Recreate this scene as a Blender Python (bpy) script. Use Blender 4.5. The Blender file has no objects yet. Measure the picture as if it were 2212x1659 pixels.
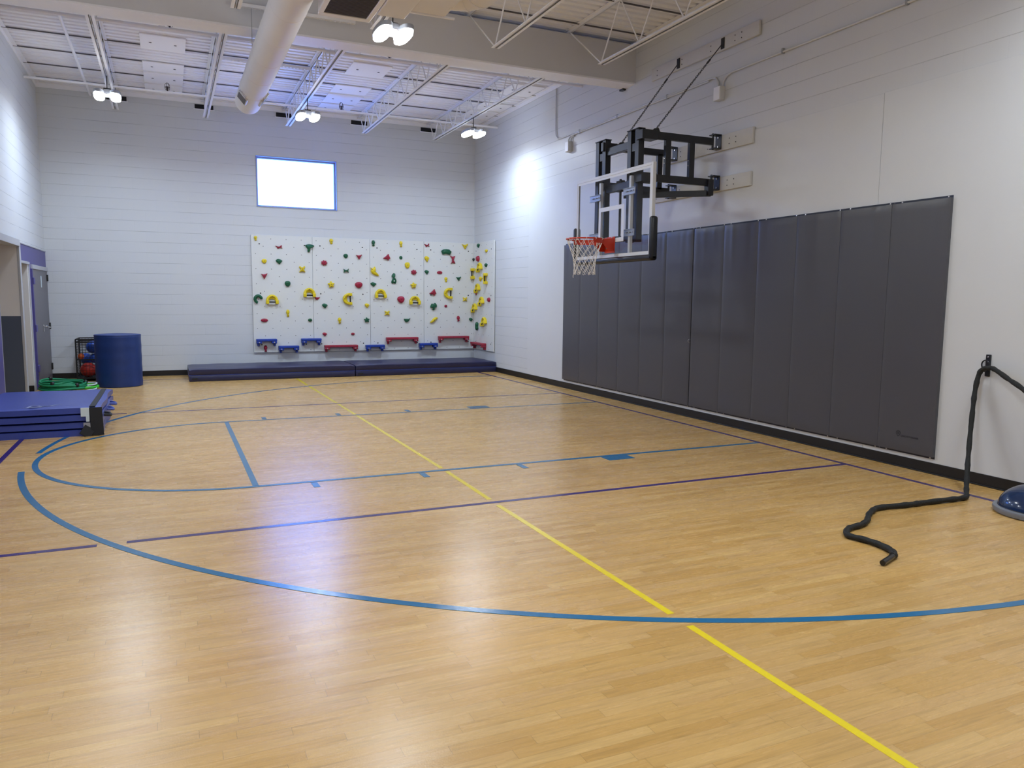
import bpy, bmesh, math, random
from mathutils import Vector, Matrix
random.seed(7)
sc = bpy.context.scene
COL = sc.collection
PI = math.pi
def lin(c):
    return tuple((v/12.92 if v <= .04045 else ((v+.055)/1.055)**2.4) for v in c)
def C255(r, g, b): return lin((r/255, g/255, b/255))

# ------------------------------------------------------------------ materials
def new_mat(name):
    m = bpy.data.materials.new(name); m.use_nodes = True
    nt = m.node_tree; b = nt.nodes['Principled BSDF']
    return m, nt, b
def mat(name, rgb, rough=.5, metal=0., noise=0., nscale=30., bump=0., coat=0., spec=.5):
    m, nt, b = new_mat(name)
    b.inputs['Base Color'].default_value = (*rgb, 1); b.inputs['Roughness'].default_value = rough
    b.inputs['Metallic'].default_value = metal; b.inputs['Coat Weight'].default_value = coat
    b.inputs['Specular IOR Level'].default_value = spec
    tc = nt.nodes.new('ShaderNodeTexCoord'); n = nt.nodes.new('ShaderNodeTexNoise')
    n.inputs['Scale'].default_value = nscale; n.inputs['Detail'].default_value = 4
    nt.links.new(tc.outputs['Object'], n.inputs['Vector'])
    if noise:
        mx = nt.nodes.new('ShaderNodeMix'); mx.data_type = 'RGBA'
        mx.inputs[6].default_value = (*[max(0, c*(1-noise)) for c in rgb], 1)
        mx.inputs[7].default_value = (*[min(1, c*(1+noise)) for c in rgb], 1)
        nt.links.new(n.outputs['Fac'], mx.inputs[0]); nt.links.new(mx.outputs[2], b.inputs['Base Color'])
    if bump:
        bp = nt.nodes.new('ShaderNodeBump'); bp.inputs['Strength'].default_value = bump; bp.inputs['Distance'].default_value = .01
        nt.links.new(n.outputs['Fac'], bp.inputs['Height']); nt.links.new(bp.outputs['Normal'], b.inputs['Normal'])
    return m
def emis(name, rgb, s):
    m, nt, b = new_mat(name)
    b.inputs['Base Color'].default_value = (*rgb, 1)
    b.inputs['Emission Color'].default_value = (*rgb, 1); b.inputs['Emission Strength'].default_value = s
    return m
def math_node(nt, op, a=None, b=None, c=None):
    n = nt.nodes.new('ShaderNodeMath'); n.operation = op
    for i, v in enumerate((a, b, c)):
        if v is None: continue
        if isinstance(v, (int, float)): n.inputs[i].default_value = v
        else: nt.links.new(v, n.inputs[i])
    return n.outputs[0]
def block_mat(name, rgb, axis, rough=.42):
    """painted concrete block: running bond joints as bump, on world coordinates"""
    m, nt, b = new_mat(name)
    g = nt.nodes.new('ShaderNodeNewGeometry'); s = nt.nodes.new('ShaderNodeSeparateXYZ')
    nt.links.new(g.outputs['Position'], s.inputs[0])
    c = nt.nodes.new('ShaderNodeCombineXYZ')
    nt.links.new(s.outputs[axis], c.inputs[0]); nt.links.new(s.outputs[2], c.inputs[1])
    br = nt.nodes.new('ShaderNodeTexBrick')
    br.inputs['Scale'].default_value = 1; br.inputs['Brick Width'].default_value = .4; br.inputs['Row Height'].default_value = .2
    br.inputs['Mortar Size'].default_value = .0045; br.inputs['Mortar Smooth'].default_value = .6; br.offset = .5
    nt.links.new(c.outputs[0], br.inputs['Vector'])
    # vertical joints are almost filled with paint: only keep part of them
    fz = math_node(nt, 'MODULO', math_node(nt, 'ADD', s.outputs[2], .1), .2)
    dz = math_node(nt, 'ABSOLUTE', math_node(nt, 'SUBTRACT', fz, .1))
    hor = math_node(nt, 'LESS_THAN', dz, .006)
    nz = nt.nodes.new('ShaderNodeTexNoise'); nz.inputs['Scale'].default_value = 1.3
    nt.links.new(g.outputs['Position'], nz.inputs['Vector'])
    var = nt.nodes.new('ShaderNodeMapRange'); var.inputs[1].default_value = .35; var.inputs[2].default_value = .6
    var.inputs[3].default_value = .15; var.inputs[4].default_value = 1
    nt.links.new(nz.outputs['Fac'], var.inputs[0])
    fac = math_node(nt, 'MULTIPLY', br.outputs['Fac'], math_node(nt, 'MULTIPLY', math_node(nt, 'ADD', math_node(nt, 'MULTIPLY', hor, .90), .10), var.outputs[0]))
    n2 = nt.nodes.new('ShaderNodeTexNoise'); n2.inputs['Scale'].default_value = 90; n2.inputs['Detail'].default_value = 3
    nt.links.new(g.outputs['Position'], n2.inputs['Vector'])
    hgt = math_node(nt, 'ADD', math_node(nt, 'MULTIPLY', fac, -1.), math_node(nt, 'MULTIPLY', n2.outputs['Fac'], .12))
    bp = nt.nodes.new('ShaderNodeBump'); bp.inputs['Strength'].default_value = .55; bp.inputs['Distance'].default_value = .008
    nt.links.new(hgt, bp.inputs['Height']); nt.links.new(bp.outputs['Normal'], b.inputs['Normal'])
    mx = nt.nodes.new('ShaderNodeMix'); mx.data_type = 'RGBA'
    mx.inputs[6].default_value = (*rgb, 1); mx.inputs[7].default_value = (*[v*.72 for v in rgb], 1)
    nt.links.new(fac, mx.inputs[0]); nt.links.new(mx.outputs[2], b.inputs['Base Color'])
    b.inputs['Roughness'].default_value = rough; b.inputs['Specular IOR Level'].default_value = .35
    return m
def floor_mat():
    m, nt, b = new_mat('maple_plank_floor')
    g = nt.nodes.new('ShaderNodeNewGeometry'); s = nt.nodes.new('ShaderNodeSeparateXYZ')
    nt.links.new(g.outputs['Position'], s.inputs[0]); X, Y = s.outputs[0], s.outputs[1]
    PW = .057
    yr = math_node(nt, 'DIVIDE', Y, PW); row = math_node(nt, 'FLOOR', yr); fy = math_node(nt, 'FRACT', yr)
    w1 = nt.nodes.new('ShaderNodeTexWhiteNoise'); w1.noise_dimensions = '1D'; nt.links.new(row, w1.inputs['W'])
    xr = math_node(nt, 'ADD', math_node(nt, 'DIVIDE', X, .62), math_node(nt, 'MULTIPLY', w1.outputs['Value'], 17.))
    pl = math_node(nt, 'FLOOR', xr); fx = math_node(nt, 'FRACT', xr)
    cv = nt.nodes.new('ShaderNodeCombineXYZ'); nt.links.new(pl, cv.inputs[0]); nt.links.new(row, cv.inputs[1])
    w2 = nt.nodes.new('ShaderNodeTexWhiteNoise'); w2.noise_dimensions = '2D'; nt.links.new(cv.outputs[0], w2.inputs['Vector'])
    ramp = nt.nodes.new('ShaderNodeValToRGB')
    cols = [(0, C255(194, 152, 86)), (.25, C255(201, 160, 94)), (.5, C255(205, 165, 100)), (.75, C255(202, 163, 105)), (1, C255(211, 173, 109))]
    e = ramp.color_ramp.elements
    e[0].position = 0; e[0].color = (*cols[0][1], 1); e[1].position = 1; e[1].color = (*cols[4][1], 1)
    for p, c in cols[1:4]:
        q = e.new(p); q.color = (*c, 1)
    nt.links.new(w2.outputs['Value'], ramp.inputs[0])
    # grain: noise stretched along the plank, shifted per plank
    gv = nt.nodes.new('ShaderNodeCombineXYZ')
    nt.links.new(math_node(nt, 'ADD', math_node(nt, 'MULTIPLY', X, 3.2), math_node(nt, 'MULTIPLY', w2.outputs['Value'], 40.)), gv.inputs[0])
    nt.links.new(math_node(nt, 'MULTIPLY', Y, 55.), gv.inputs[1])
    gn = nt.nodes.new('ShaderNodeTexNoise'); gn.inputs['Scale'].default_value = 1.; gn.inputs['Detail'].default_value = 5; gn.inputs['Distortion'].default_value = .8
    nt.links.new(gv.outputs[0], gn.inputs['Vector'])
    gr = nt.nodes.new('ShaderNodeMapRange'); gr.inputs[1].default_value = .30; gr.inputs[2].default_value = .47; gr.inputs[3].default_value = .80; gr.inputs[4].default_value = 1.
    nt.links.new(gn.outputs['Fac'], gr.inputs[0])
    big = nt.nodes.new('ShaderNodeTexNoise'); big.inputs['Scale'].default_value = 1.1; big.inputs['Detail'].default_value = 2
    nt.links.new(g.outputs['Position'], big.inputs['Vector'])
    bg = nt.nodes.new('ShaderNodeMapRange'); bg.inputs[1].default_value = .3; bg.inputs[2].default_value = .7; bg.inputs[3].default_value = .93; bg.inputs[4].default_value = 1.05
    nt.links.new(big.outputs['Fac'], bg.inputs[0])
    # seams
    sy = math_node(nt, 'LESS_THAN', math_node(nt, 'MINIMUM', fy, math_node(nt, 'SUBTRACT', 1., fy)), .016)
    sx = math_node(nt, 'LESS_THAN', fx, .003)
    seam = math_node(nt, 'MULTIPLY', math_node(nt, 'MAXIMUM', math_node(nt, 'MULTIPLY', sy, .55), sx), .42)
    k = math_node(nt, 'MULTIPLY', math_node(nt, 'MULTIPLY', gr.outputs[0], bg.outputs[0]), math_node(nt, 'SUBTRACT', 1., seam))
    vm = nt.nodes.new('ShaderNodeVectorMath'); vm.operation = 'SCALE'
    nt.links.new(ramp.outputs[0], vm.inputs[0]); nt.links.new(k, vm.inputs['Scale'])
    nt.links.new(vm.outputs[0], b.inputs['Base Color'])
    rr = nt.nodes.new('ShaderNodeMapRange'); rr.inputs[3].default_value = .24; rr.inputs[4].default_value = .30
    nt.links.new(gn.outputs['Fac'], rr.inputs[0]); nt.links.new(rr.outputs[0], b.inputs['Roughness'])
    b.inputs['Specular IOR Level'].default_value = .5
    fn = nt.nodes.new('ShaderNodeTexNoise'); fn.inputs['Scale'].default_value = 160
    nt.links.new(g.outputs['Position'], fn.inputs['Vector'])
    bp = nt.nodes.new('ShaderNodeBump'); bp.inputs['Strength'].default_value = .12; bp.inputs['Distance'].default_value = .002
    nt.links.new(fn.outputs['Fac'], bp.inputs['Height']); nt.links.new(bp.outputs['Normal'], b.inputs['Normal'])
    return m
def tape_mat(name, rgb):
    m, nt, b = new_mat(name)
    b.inputs['Base Color'].default_value = (*rgb, 1); b.inputs['Roughness'].default_value = .13
    g = nt.nodes.new('ShaderNodeNewGeometry'); n = nt.nodes.new('ShaderNodeTexNoise'); n.inputs['Scale'].default_value = 220; n.inputs['Detail'].default_value = 2
    nt.links.new(g.outputs['Position'], n.inputs['Vector'])
    bp = nt.nodes.new('ShaderNodeBump'); bp.inputs['Strength'].default_value = .3; bp.inputs['Distance'].default_value = .0015
    nt.links.new(n.outputs['Fac'], bp.inputs['Height']); nt.links.new(bp.outputs['Normal'], b.inputs['Normal'])
    return m
def climb_mat():
    """off-white climbing board with a staggered grid of small dark bolt holes"""
    m, nt, b = new_mat('climbing_board')
    g = nt.nodes.new('ShaderNodeNewGeometry'); s = nt.nodes.new('ShaderNodeSeparateXYZ'); nt.links.new(g.outputs['Position'], s.inputs[0])
    hx = math_node(nt, 'ADD', s.outputs[0], s.outputs[1])     # x on the back wall, y on the side wall
    a = math_node(nt, 'ADD', hx, 4.79+30*.3048+.04)
    z = math_node(nt, 'ADD', math_node(nt, 'SUBTRACT', s.outputs[2], 2.75), 30*.3048)
    def near(u, v, ou, ov):
        du = math_node(nt, 'SUBTRACT', math_node(nt, 'MODULO', math_node(nt, 'ADD', u, ou+.1524), .3048), .1524)
        dv = math_node(nt, 'SUBTRACT', math_node(nt, 'MODULO', math_node(nt, 'ADD', v, ov+.1524), .3048), .1524)
        return math_node(nt, 'LESS_THAN', math_node(nt, 'ADD', math_node(nt, 'MULTIPLY', du, du), math_node(nt, 'MULTIPLY', dv, dv)), .0075**2)
    dots = math_node(nt, 'MAXIMUM', near(a, z, 0, 0), near(a, z, .1524, .1524))
    mx = nt.nodes.new('ShaderNodeMix'); mx.data_type = 'RGBA'
    mx.inputs[6].default_value = (*C255(222, 224, 222), 1); mx.inputs[7].default_value = (*C255(60, 60, 65), 1)
    nt.links.new(dots, mx.inputs[0]); nt.links.new(mx.outputs[2], b.inputs['Base Color'])
    b.inputs['Roughness'].default_value = .55
    return m
def glass_mat(name, tint=(1, 1, 1), ref=1.0):
    m = bpy.data.materials.new(name); m.use_nodes = True; nt = m.node_tree; nt.nodes.clear()
    o = nt.nodes.new('ShaderNodeOutputMaterial'); mx = nt.nodes.new('ShaderNodeMixShader')
    t = nt.nodes.new('ShaderNodeBsdfTransparent'); t.inputs[0].default_value = (*tint, 1)
    gl = nt.nodes.new('ShaderNodeBsdfGlossy'); gl.inputs['Roughness'].default_value = .03
    fr = nt.nodes.new('ShaderNodeFresnel'); fr.inputs[0].default_value = 1.4; gg = nt.nodes.new('ShaderNodeNewGeometry')
    nt.links.new(math_node(nt, 'MULTIPLY', math_node(nt, 'MULTIPLY', fr.outputs[0], ref), math_node(nt, 'SUBTRACT', 1., gg.outputs['Backfacing'])), mx.inputs[0])
    nt.links.new(t.outputs[0], mx.inputs[1]); nt.links.new(gl.outputs[0], mx.inputs[2]); nt.links.new(mx.outputs[0], o.inputs[0])
    return m

WALL = C255(211, 214, 217)
M = dict(
    floor=floor_mat(),
    block_x=block_mat('painted_block_back', WALL, 0), block_y=block_mat('painted_block_side', WALL, 1),
    plaster=mat('smooth_wall_paint', C255(212, 215, 218), .38, noise=.02, nscale=3, bump=.03),
    white_steel=mat('white_painted_steel', C255(243, 244, 250), .45, noise=.03, nscale=8),
    girder=mat('shade_grey_girder', C255(213, 214, 219), .5, noise=.03, nscale=4),
    deck=mat('white_roof_deck', C255(246, 247, 254), .5, noise=.03, nscale=5),
    duct=mat('painted_duct', C255(232, 231, 234), .55, noise=.03, nscale=2, bump=.05),
    black=mat('black_rubber', C255(20, 20, 22), .45, noise=.1, nscale=40),
    pocketshade=mat('pocket_shade', C255(12, 13, 22), .8),
    lens=emis('lamp_lens', (.93, .97, 1), 48),
    lamp_body=mat('lamp_body', C255(180, 184, 192), .35, .6),
    pad=mat('grey_vinyl_pad', C255(78, 78, 84), .36, noise=.03, nscale=2, bump=.05),
    padback=mat('pad_backing', C255(50, 55, 70), .6),
    screw=mat('bright_screw', C255(225, 225, 230), .25, .7),
    climb=climb_mat(),
    board_edge=mat('climbing_board_edge', C255(225, 228, 232), .5),
    y=mat('yellow_plastic', C255(226, 202, 30), .38, noise=.06, nscale=60),
    r=mat('red_plastic', C255(158, 26, 58), .38, noise=.08, nscale=60),
    g=mat('green_plastic', C255(8, 88, 58), .4, noise=.08, nscale=60),
    k=mat('dark_green_plastic', C255(24, 40, 36), .45),
    b=mat('blue_plastic', C255(26, 62, 158), .4, noise=.05, nscale=40),
    ledge_r=mat('crimson_plastic', C255(158, 38, 62), .4, noise=.05, nscale=40),
    steel_black=mat('black_powder_coat', C255(26, 29, 37), .35, noise=.05, nscale=20),
    galv=mat('galvanised_steel', C255(170, 173, 178), .35, .6, noise=.08, nscale=25),
    bb_frame=mat('white_backboard_frame', C255(214, 217, 222), .4),
    glass=glass_mat('clear_glass'), bb_glass=glass_mat('backboard_glass', (.95, .96, .97), .8),
    orange=mat('orange_red_enamel', C255(196, 52, 26), .35, noise=.05, nscale=30),
    net=mat('white_nylon_cord', C255(232, 228, 224), .8),
    chain=mat('chain_steel', C255(70, 72, 78), .4, .6),
    wood=mat('painted_board', C255(206, 206, 203), .5, noise=.05, nscale=12, bump=.08),
    navy=mat('navy_vinyl_mat', C255(34, 38, 78), .33, noise=.08, nscale=3, bump=.12),
    mat_blue=mat('royal_blue_vinyl', C255(58, 76, 158), .36, noise=.06, nscale=3, bump=.1),
    cyl=mat('blue_vinyl_roll', C255(22, 52, 116), .45, noise=.08, nscale=5, bump=.15),
    webbing=mat('black_webbing', C255(26, 28, 34), .7), velcro=mat('white_label', C255(205, 220, 226), .6),
    green_mesh=mat('green_fabric', C255(8, 128, 84), .6, noise=.2, nscale=40),
    lime_mesh=mat('lime_fabric', C255(60, 190, 50), .6, noise=.2, nscale=40),
    ball_blue=mat('blue_rubber', C255(30, 78, 178), .4, noise=.2, nscale=20), ball_red=mat('red_rubber', C255(190, 48, 38), .45, noise=.15, nscale=20),
    ball_orange=mat('orange_rubber', C255(232, 104, 40), .45),
    purple=mat('purple_wall_paint', C255(82, 77, 138), .45), slate=mat('slate_wall_paint', C255(74, 84, 104), .5),
    trim_grey=mat('grey_white_trim', C255(176, 178, 184), .45), door=mat('grey_door_paint', C255(106, 104, 110), .42),
    inner_wall=mat('beige_inner_wall', C255(224, 222, 222), .6), steel=mat('brushed_steel', C255(205, 205, 208), .25, .9),
    frame_al=mat('window_frame_grey', C255(150, 160, 185), .4),
    grille=mat('dark_grille', C255(92, 88, 94), .6), accent=mat('white_acoustic_panel', C255(250, 250, 255), .6),
    ladder=mat('bosu_blue', C255(22, 44, 80), .18, coat=.3), bosu_rim=mat('grey_plastic_rim', C255(120, 124, 132), .4),
    logo=mat('dark_print', C255(38, 38, 46), .5), logo_w=mat('pale_print', C255(178, 190, 232), .5),
    rope=mat('black_rope_sleeve', C255(22, 24, 24), .7, noise=.3, nscale=60, bump=.5), handle=mat('rope_handle_tape', C255(24, 24, 26), .3),
    tb=tape_mat('blue_court_tape', C255(30, 108, 156)), tp=tape_mat('purple_court_tape', C255(58, 34, 108)), ty=tape_mat('yellow_court_tape', C255(236, 212, 36)),
    brass=mat('sprinkler_metal', C255(70, 60, 62), .4, .7), seam=mat('pad_seam', C255(40, 42, 58), .5),
)

# ------------------------------------------------------------------ mesh helpers
class MB:
    def __init__(s): s.bm = bmesh.new()
    def box(s, x0, x1, y0, y1, z0, z1, mtx=None):
        vs = [s.bm.verts.new(p) for p in [(x0,y0,z0),(x1,y0,z0),(x1,y1,z0),(x0,y1,z0),(x0,y0,z1),(x1,y0,z1),(x1,y1,z1),(x0,y1,z1)]]
        if mtx:
            for v in vs: v.co = mtx @ v.co
        for f in [(0,3,2,1),(4,5,6,7),(0,1,5,4),(1,2,6,5),(2,3,7,6),(3,0,4,7)]: s.bm.faces.new([vs[i] for i in f])
        return s
    def bar(s, a, b, w, h, up=(0,0,1)):
        """rectangular bar from a to b"""
        a, b = Vector(a), Vector(b); d = b-a; L = d.length; d.normalize(); u = Vector(up)
        if abs(d.dot(u)) > .99: u = Vector((0,1,0))
        r = d.cross(u).normalized(); u = r.cross(d)
        mt = Matrix((( r.x, d.x, u.x, a.x), (r.y, d.y, u.y, a.y), (r.z, d.z, u.z, a.z), (0,0,0,1)))
        return s.box(-w/2, w/2, 0, L, -h/2, h/2, mt)
    def tube(s, pts, r, n=10, closed=False, cap=True):
        pts = [Vector(p) for p in pts]; m = len(pts)
        rs = r if isinstance(r, (list, tuple)) else [r]*m
        rings = []; nrm = None
        for i, p in enumerate(pts):
            if closed: t = pts[(i+1) % m]-pts[i-1]
            else: t = pts[min(i+1, m-1)]-pts[max(i-1, 0)]
            t.normalize()
            if nrm is None:
                nrm = t.orthogonal().normalized()
            else:
                nrm = nrm - t*nrm.dot(t)
                if nrm.length < 1e-6: nrm = t.orthogonal()
                nrm.normalize()
            bn = t.cross(nrm)
            rings.append([s.bm.verts.new(p + (nrm*math.cos(2*PI*k/n)+bn*math.sin(2*PI*k/n))*rs[i]) for k in range(n)])
        for i in range(m if closed else m-1):
            A, B = rings[i], rings[(i+1) % m]
            off = 0
            if closed and i == m-1:
                off = min(range(n), key=lambda o: (A[0].co-B[o].co).length)
            for k in range(n):
                s.bm.faces.new((A[k], A[(k+1) % n], B[(k+1+off) % n], B[(k+off) % n]))
        if cap and not closed:
            s.bm.faces.new(rings[0][::-1]); s.bm.faces.new(rings[-1])
        return s
    def lathe(s, prof, n=32, mtx=None, cap=True):
        rings = []
        for rr, z in prof:
            ring = []
            for k in range(n):
                v = Vector((rr*math.cos(2*PI*k/n), rr*math.sin(2*PI*k/n), z))
                ring.append(s.bm.verts.new(mtx @ v if mtx else v))
            rings.append(ring)
        for A, B in zip(rings, rings[1:]):
            for k in range(n): s.bm.faces.new((A[k], A[(k+1) % n], B[(k+1) % n], B[k]))
        if cap:
            s.bm.faces.new(rings[0][::-1]); s.bm.faces.new(rings[-1])
        return s
    def prism(s, poly, h0, h1, mtx=None):
        """poly in local xy, extruded in z from h0 to h1"""
        A = [s.bm.verts.new(Vector((x, y, h0)) if not mtx else mtx @ Vector((x, y, h0))) for x, y in poly]
        B = [s.bm.verts.new(Vector((x, y, h1)) if not mtx else mtx @ Vector((x, y, h1))) for x, y in poly]
        s.bm.faces.new(A[::-1]); s.bm.faces.new(B); n = len(A)
        for k in range(n): s.bm.faces.new((A[k], A[(k+1) % n], B[(k+1) % n], B[k]))
        return s
    def ball(s, c, r, n=20, sq=(1,1,1)):
        mt = Matrix.Translation(c) @ Matrix.Diagonal((r*sq[0], r*sq[1], r*sq[2], 1))
        bmesh.ops.create_uvsphere(s.bm, u_segments=n, v_segments=max(8, n//2), radius=1, matrix=mt); return s
    def build(s, name, m, parent=None, smooth=False, bevel=0., seg=2, loc=None):
        bmesh.ops.recalc_face_normals(s.bm, faces=s.bm.faces)
        me = bpy.data.meshes.new(name); s.bm.to_mesh(me); s.bm.free()
        me.materials.append(m)
        o = bpy.data.objects.new(name, me); COL.objects.link(o)
        if parent: o.parent = parent
        if loc: o.location = loc
        if bevel:
            md = o.modifiers.new('bevel', 'BEVEL'); md.width = bevel; md.segments = seg; md.limit_method = 'ANGLE'; md.angle_limit = math.radians(40)
        if smooth or bevel:
            me.polygons.foreach_set('use_smooth', [True]*len(me.polygons))
            if not smooth or smooth == 'auto':
                try: me.set_sharp_from_angle(angle=math.radians(45))
                except Exception: pass
        return o
def tag(o, label, cat, group=None, kind=None):
    o['label'] = label; o['category'] = cat
    if group: o['group'] = group
    if kind: o['kind'] = kind
    return o
def thing(name, label, cat, loc=(0,0,0), group=None):
    o = bpy.data.objects.new(name, None); COL.objects.link(o); o.location = loc; o.empty_display_size = .1
    return tag(o, label, cat, group)
def struct(o, label=None, cat=None):
    o['kind'] = 'structure'
    if label: o['label'] = label
    if cat: o['category'] = cat
    return o
def copy_tree(o, parent=None):
    c = o.copy(); COL.objects.link(c)
    if parent: c.parent = parent
    for ch in list(o.children): copy_tree(ch, c)
    return c
def rel(loc):   # matrix helper: parts are modelled in world space, parents sit at loc
    return (-loc[0], -loc[1], -loc[2])
def reparent(root):
    for ch in root.children:
        ch.location = Vector(ch.location)-root.location
def smooth_path(pts, sub=6):
    pts = [Vector(p) for p in pts]; out = []
    for i in range(len(pts)-1):
        p0 = pts[max(i-1, 0)]; p1 = pts[i]; p2 = pts[i+1]; p3 = pts[min(i+2, len(pts)-1)]
        for k in range(sub):
            t = k/sub
            out.append(.5*((2*p1)+(p2-p0)*t+(2*p0-5*p1+4*p2-p3)*t*t+(-p0+3*p1-3*p2+p3)*t**3))
    out.append(pts[-1]); return out

# ------------------------------------------------------------------ room
WX, YF, ZT = -8.5, -21.0, 5.52          # left wall x, wall behind the camera, top of walls
o = MB().box(-8.7, .2, YF-.2, .2, -.15, 0).build('floor', M['floor']); struct(o, 'light maple plank gym floor with coloured court lines', 'floor')
# back wall with the window opening
wx0, wx1, wz0, wz1 = -4.745, -3.115, 3.39, 4.41
b = MB(); b.box(WX-.2, wx0, 0, .2, 0, ZT); b.box(wx1, .2, 0, .2, 0, ZT); b.box(wx0, wx1, 0, .2, 0, wz0); b.box(wx0, wx1, 0, .2, wz1, ZT)
struct(b.build('wall_back', M['block_x']), 'grey painted block wall behind the climbing boards', 'wall')
wr = struct(MB().box(0, .2, YF, 0, 0, ZT).build('wall_right', M['block_y']), 'grey painted block wall carrying the basketball hoop', 'wall')
MB().box(-.008, .002, -11.0, -2.92, .0, 3.615).build('smooth_panel', M['plaster'], wr, bevel=.003)
MB().box(-.010, .002, YF, -11.004, .0, 3.62).build('smooth_panel', M['plaster'], wr, bevel=.003)
struct(MB().box(WX-.2, .2, YF-.2, YF, 0, ZT).build('wall_front', M['plaster']), 'plain grey wall behind the viewer', 'wall')
# left wall, with a wide and a narrow opening near the back corner
b = MB(); b.box(WX-.14, WX, YF, -4.2, 2.39, ZT); b.box(WX-.14, WX, -4.2, 0, 2.37, ZT)
wl = struct(b.build('wall_left', M['block_y']), 'grey painted wall above the purple band', 'wall')
MB().box(WX-.14, WX+.004, YF, -4.5, 0, 2.39).build('purple_band', M['purple'], wl)
b = MB(); b.box(WX-.14, WX+.004, -2.76, -1.78, 2.10, 2.37); b.box(WX-.14, WX+.004, -1.95, -1.78, 0, 2.10); b.box(WX-.14, WX+.004, -1.78, 0, 2.07, 2.37); b.box(WX-.14, WX+.004, -.04, 0, 0, 2.07)
b.build('purple_band', M['purple'], wl)
MB().box(WX-.14, WX+.02, YF, -4.22, 2.375, 2.395).build('band_cap', M['trim_grey'], wl)
MB().box(WX-.14, WX+.015, -2.83, 0, 2.357, 2.372).build('band_cap', M['trim_grey'], wl)
# trim of the wide opening
b = MB(); b.box(WX-.14, WX+.03, -4.5, -2.83, 2.30, 2.40); b.box(WX-.013, WX+.02, -2.85, -2.73, 0, 2.37); b.box(WX-.14, WX+.006, -4.5, -4.48, 0, 2.30)
struct(b.build('trim_1', M['trim_grey'], bevel=.004), 'grey-white metal frame around the wide opening', 'trim')
b = MB(); b.box(WX-.14, WX+.02, -2.73, -1.95, 2.06, 2.10); b.box(WX-.14, WX+.015, -2.0, -1.95, 0, 2.06)
struct(b.build('trim_2', M['trim_grey'], bevel=.003), 'grey-white metal frame of the narrow doorway', 'trim')
# alcove walls seen through the openings
b = MB(); b.box(-10.2, WX-.014, -2.84, -2.76, 1.25, 2.45)
al = struct(b.build('wall_alcove', M['inner_wall']), 'white alcove wall with slate lower half', 'wall')
MB().box(-10.2, WX-.014, -2.843, -2.76, 0, 1.25).build('slate_band', M['slate'], al)
MB().box(-10.2, -10.1, -5.2, 0, 0, 2.45).build('side_face', M['inner_wall'], al)
MB().box(-10.2, WX-.14, -5.3, -5.2, 0, 2.45).build('near_face', M['inner_wall'], al)
MB().box(-10.2, WX-.14, -5.3, .1, 2.45, 2.5).build('alcove_ceiling', M['inner_wall'], al)
MB().box(-10.2, WX-.14, -5.3, .1, -.1, 0.).build('alcove_floor', M['floor'], al)
MB().box(-10.2, WX-.14, 0, .1, 0, 2.5).build('far_face', M['inner_wall'], al)
MB().box(-9.6, WX-.002, -2.06, -2.0, 0, 2.3).build('return_face', M['inner_wall'], al)
MB().box(-9.6, WX-.004, -2.075, -2.06, 0, .10).build('return_base', M['black'], al)
# door on the left wall
d = MB().box(WX-.05, WX+.02, -1.74, -.06, .01, 2.0).build('door_1', M['door'], bevel=.003); struct(d, 'dark grey steel door in the back left corner', 'door')
MB().box(WX-.05, WX+.035, -1.78, -.03, 2.0, 2.07).build('door_header', M['trim_grey'], d, bevel=.003)
MB().box(WX-.05, WX+.03, -1.80, -1.74, 0, 2.0).build('door_jamb', M['purple'], d, bevel=.003)
for z in (.35, 1.02, 1.80):
    MB().box(WX+.02, WX+.045, -1.80, -1.66, z-.055, z+.055).build('hinge', M['purple'], d, bevel=.004)
for z in (.25, 1.0, 1.88):
    MB().box(WX+.02, WX+.04, -.13, -.05, z-.06, z+.06).build('latch_plate', M['black'], d, bevel=.003)
h = MB().tube([(WX+.02, -.86, 1.02), (WX+.075, -.86, 1.02), (WX+.08, -.84, 1.01), (WX+.08, -.50, .99)], .013, 10).build('door_handle', M['steel'], d, smooth=True)
MB().box(WX+.02, WX+.03, -.90, -.82, .93, 1.05).build('handle_plate', M['steel'], h, bevel=.002)
MB().box(WX+.02, WX+.026, -.87, -.80, 1.70, 1.90).build('room_sign', M['velcro'], d, bevel=.002)
# window
w = struct(MB().box(wx0, wx1, .125, .133, wz0, wz1).build('window_1', M['glass']), 'bright rectangular window high on the back wall', 'window')
b = MB(); fx, f0, f1 = .045, .085, .165
b.box(wx0, wx0+fx, f0, f1, wz0, wz1); b.box(wx1-fx, wx1, f0, f1, wz0, wz1); b.box(wx0+fx, wx1-fx, f0, f1, wz0, wz0+fx); b.box(wx0+fx, wx1-fx, f0, f1, wz1-fx, wz1)
b.build('window_frame', M['frame_al'], w, bevel=.004)
b = MB(); e = .012
b.box(wx0, wx0+e, -.006, f0, wz0, wz1); b.box(wx1-e, wx1, -.006, f0, wz0, wz1); b.box(wx0+e, wx1-e, -.006, f0, wz1-e, wz1)
b.build('window_reveal', M['frame_al'], w)
MB().box(wx0, wx1, -.012, f0, wz0-.004, wz0+.012).build('window_sill', M['frame_al'], w, bevel=.003)
# rubber base
def base(name, pts, lab):
    b = MB()
    for x0, x1, y0, y1, toe in pts:
        b.box(x0, x1, y0, y1, 0, .105)
        if toe == 'x': b.box(x0-.012, x1, y0, y1, 0, .012)
        if toe == 'y': b.box(x0, x1, y0-.012, y1, 0, .012)
        if toe == 'X': b.box(x0, x1+.012, y0, y1, 0, .012)
    return struct(b.build(name, M['black'], bevel=.003), lab, 'baseboard')
base('baseboard_right', [(-.016, .001, YF, 0, 'x')], 'black rubber base along the right wall')
base('baseboard_back', [(WX, 0, -.008, .001, 'y')], 'black rubber base along the back wall')
base('baseboard_left', [(WX-.001, WX+.012, YF, -4.5, 'X')], 'black rubber base along the left wall')

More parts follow.
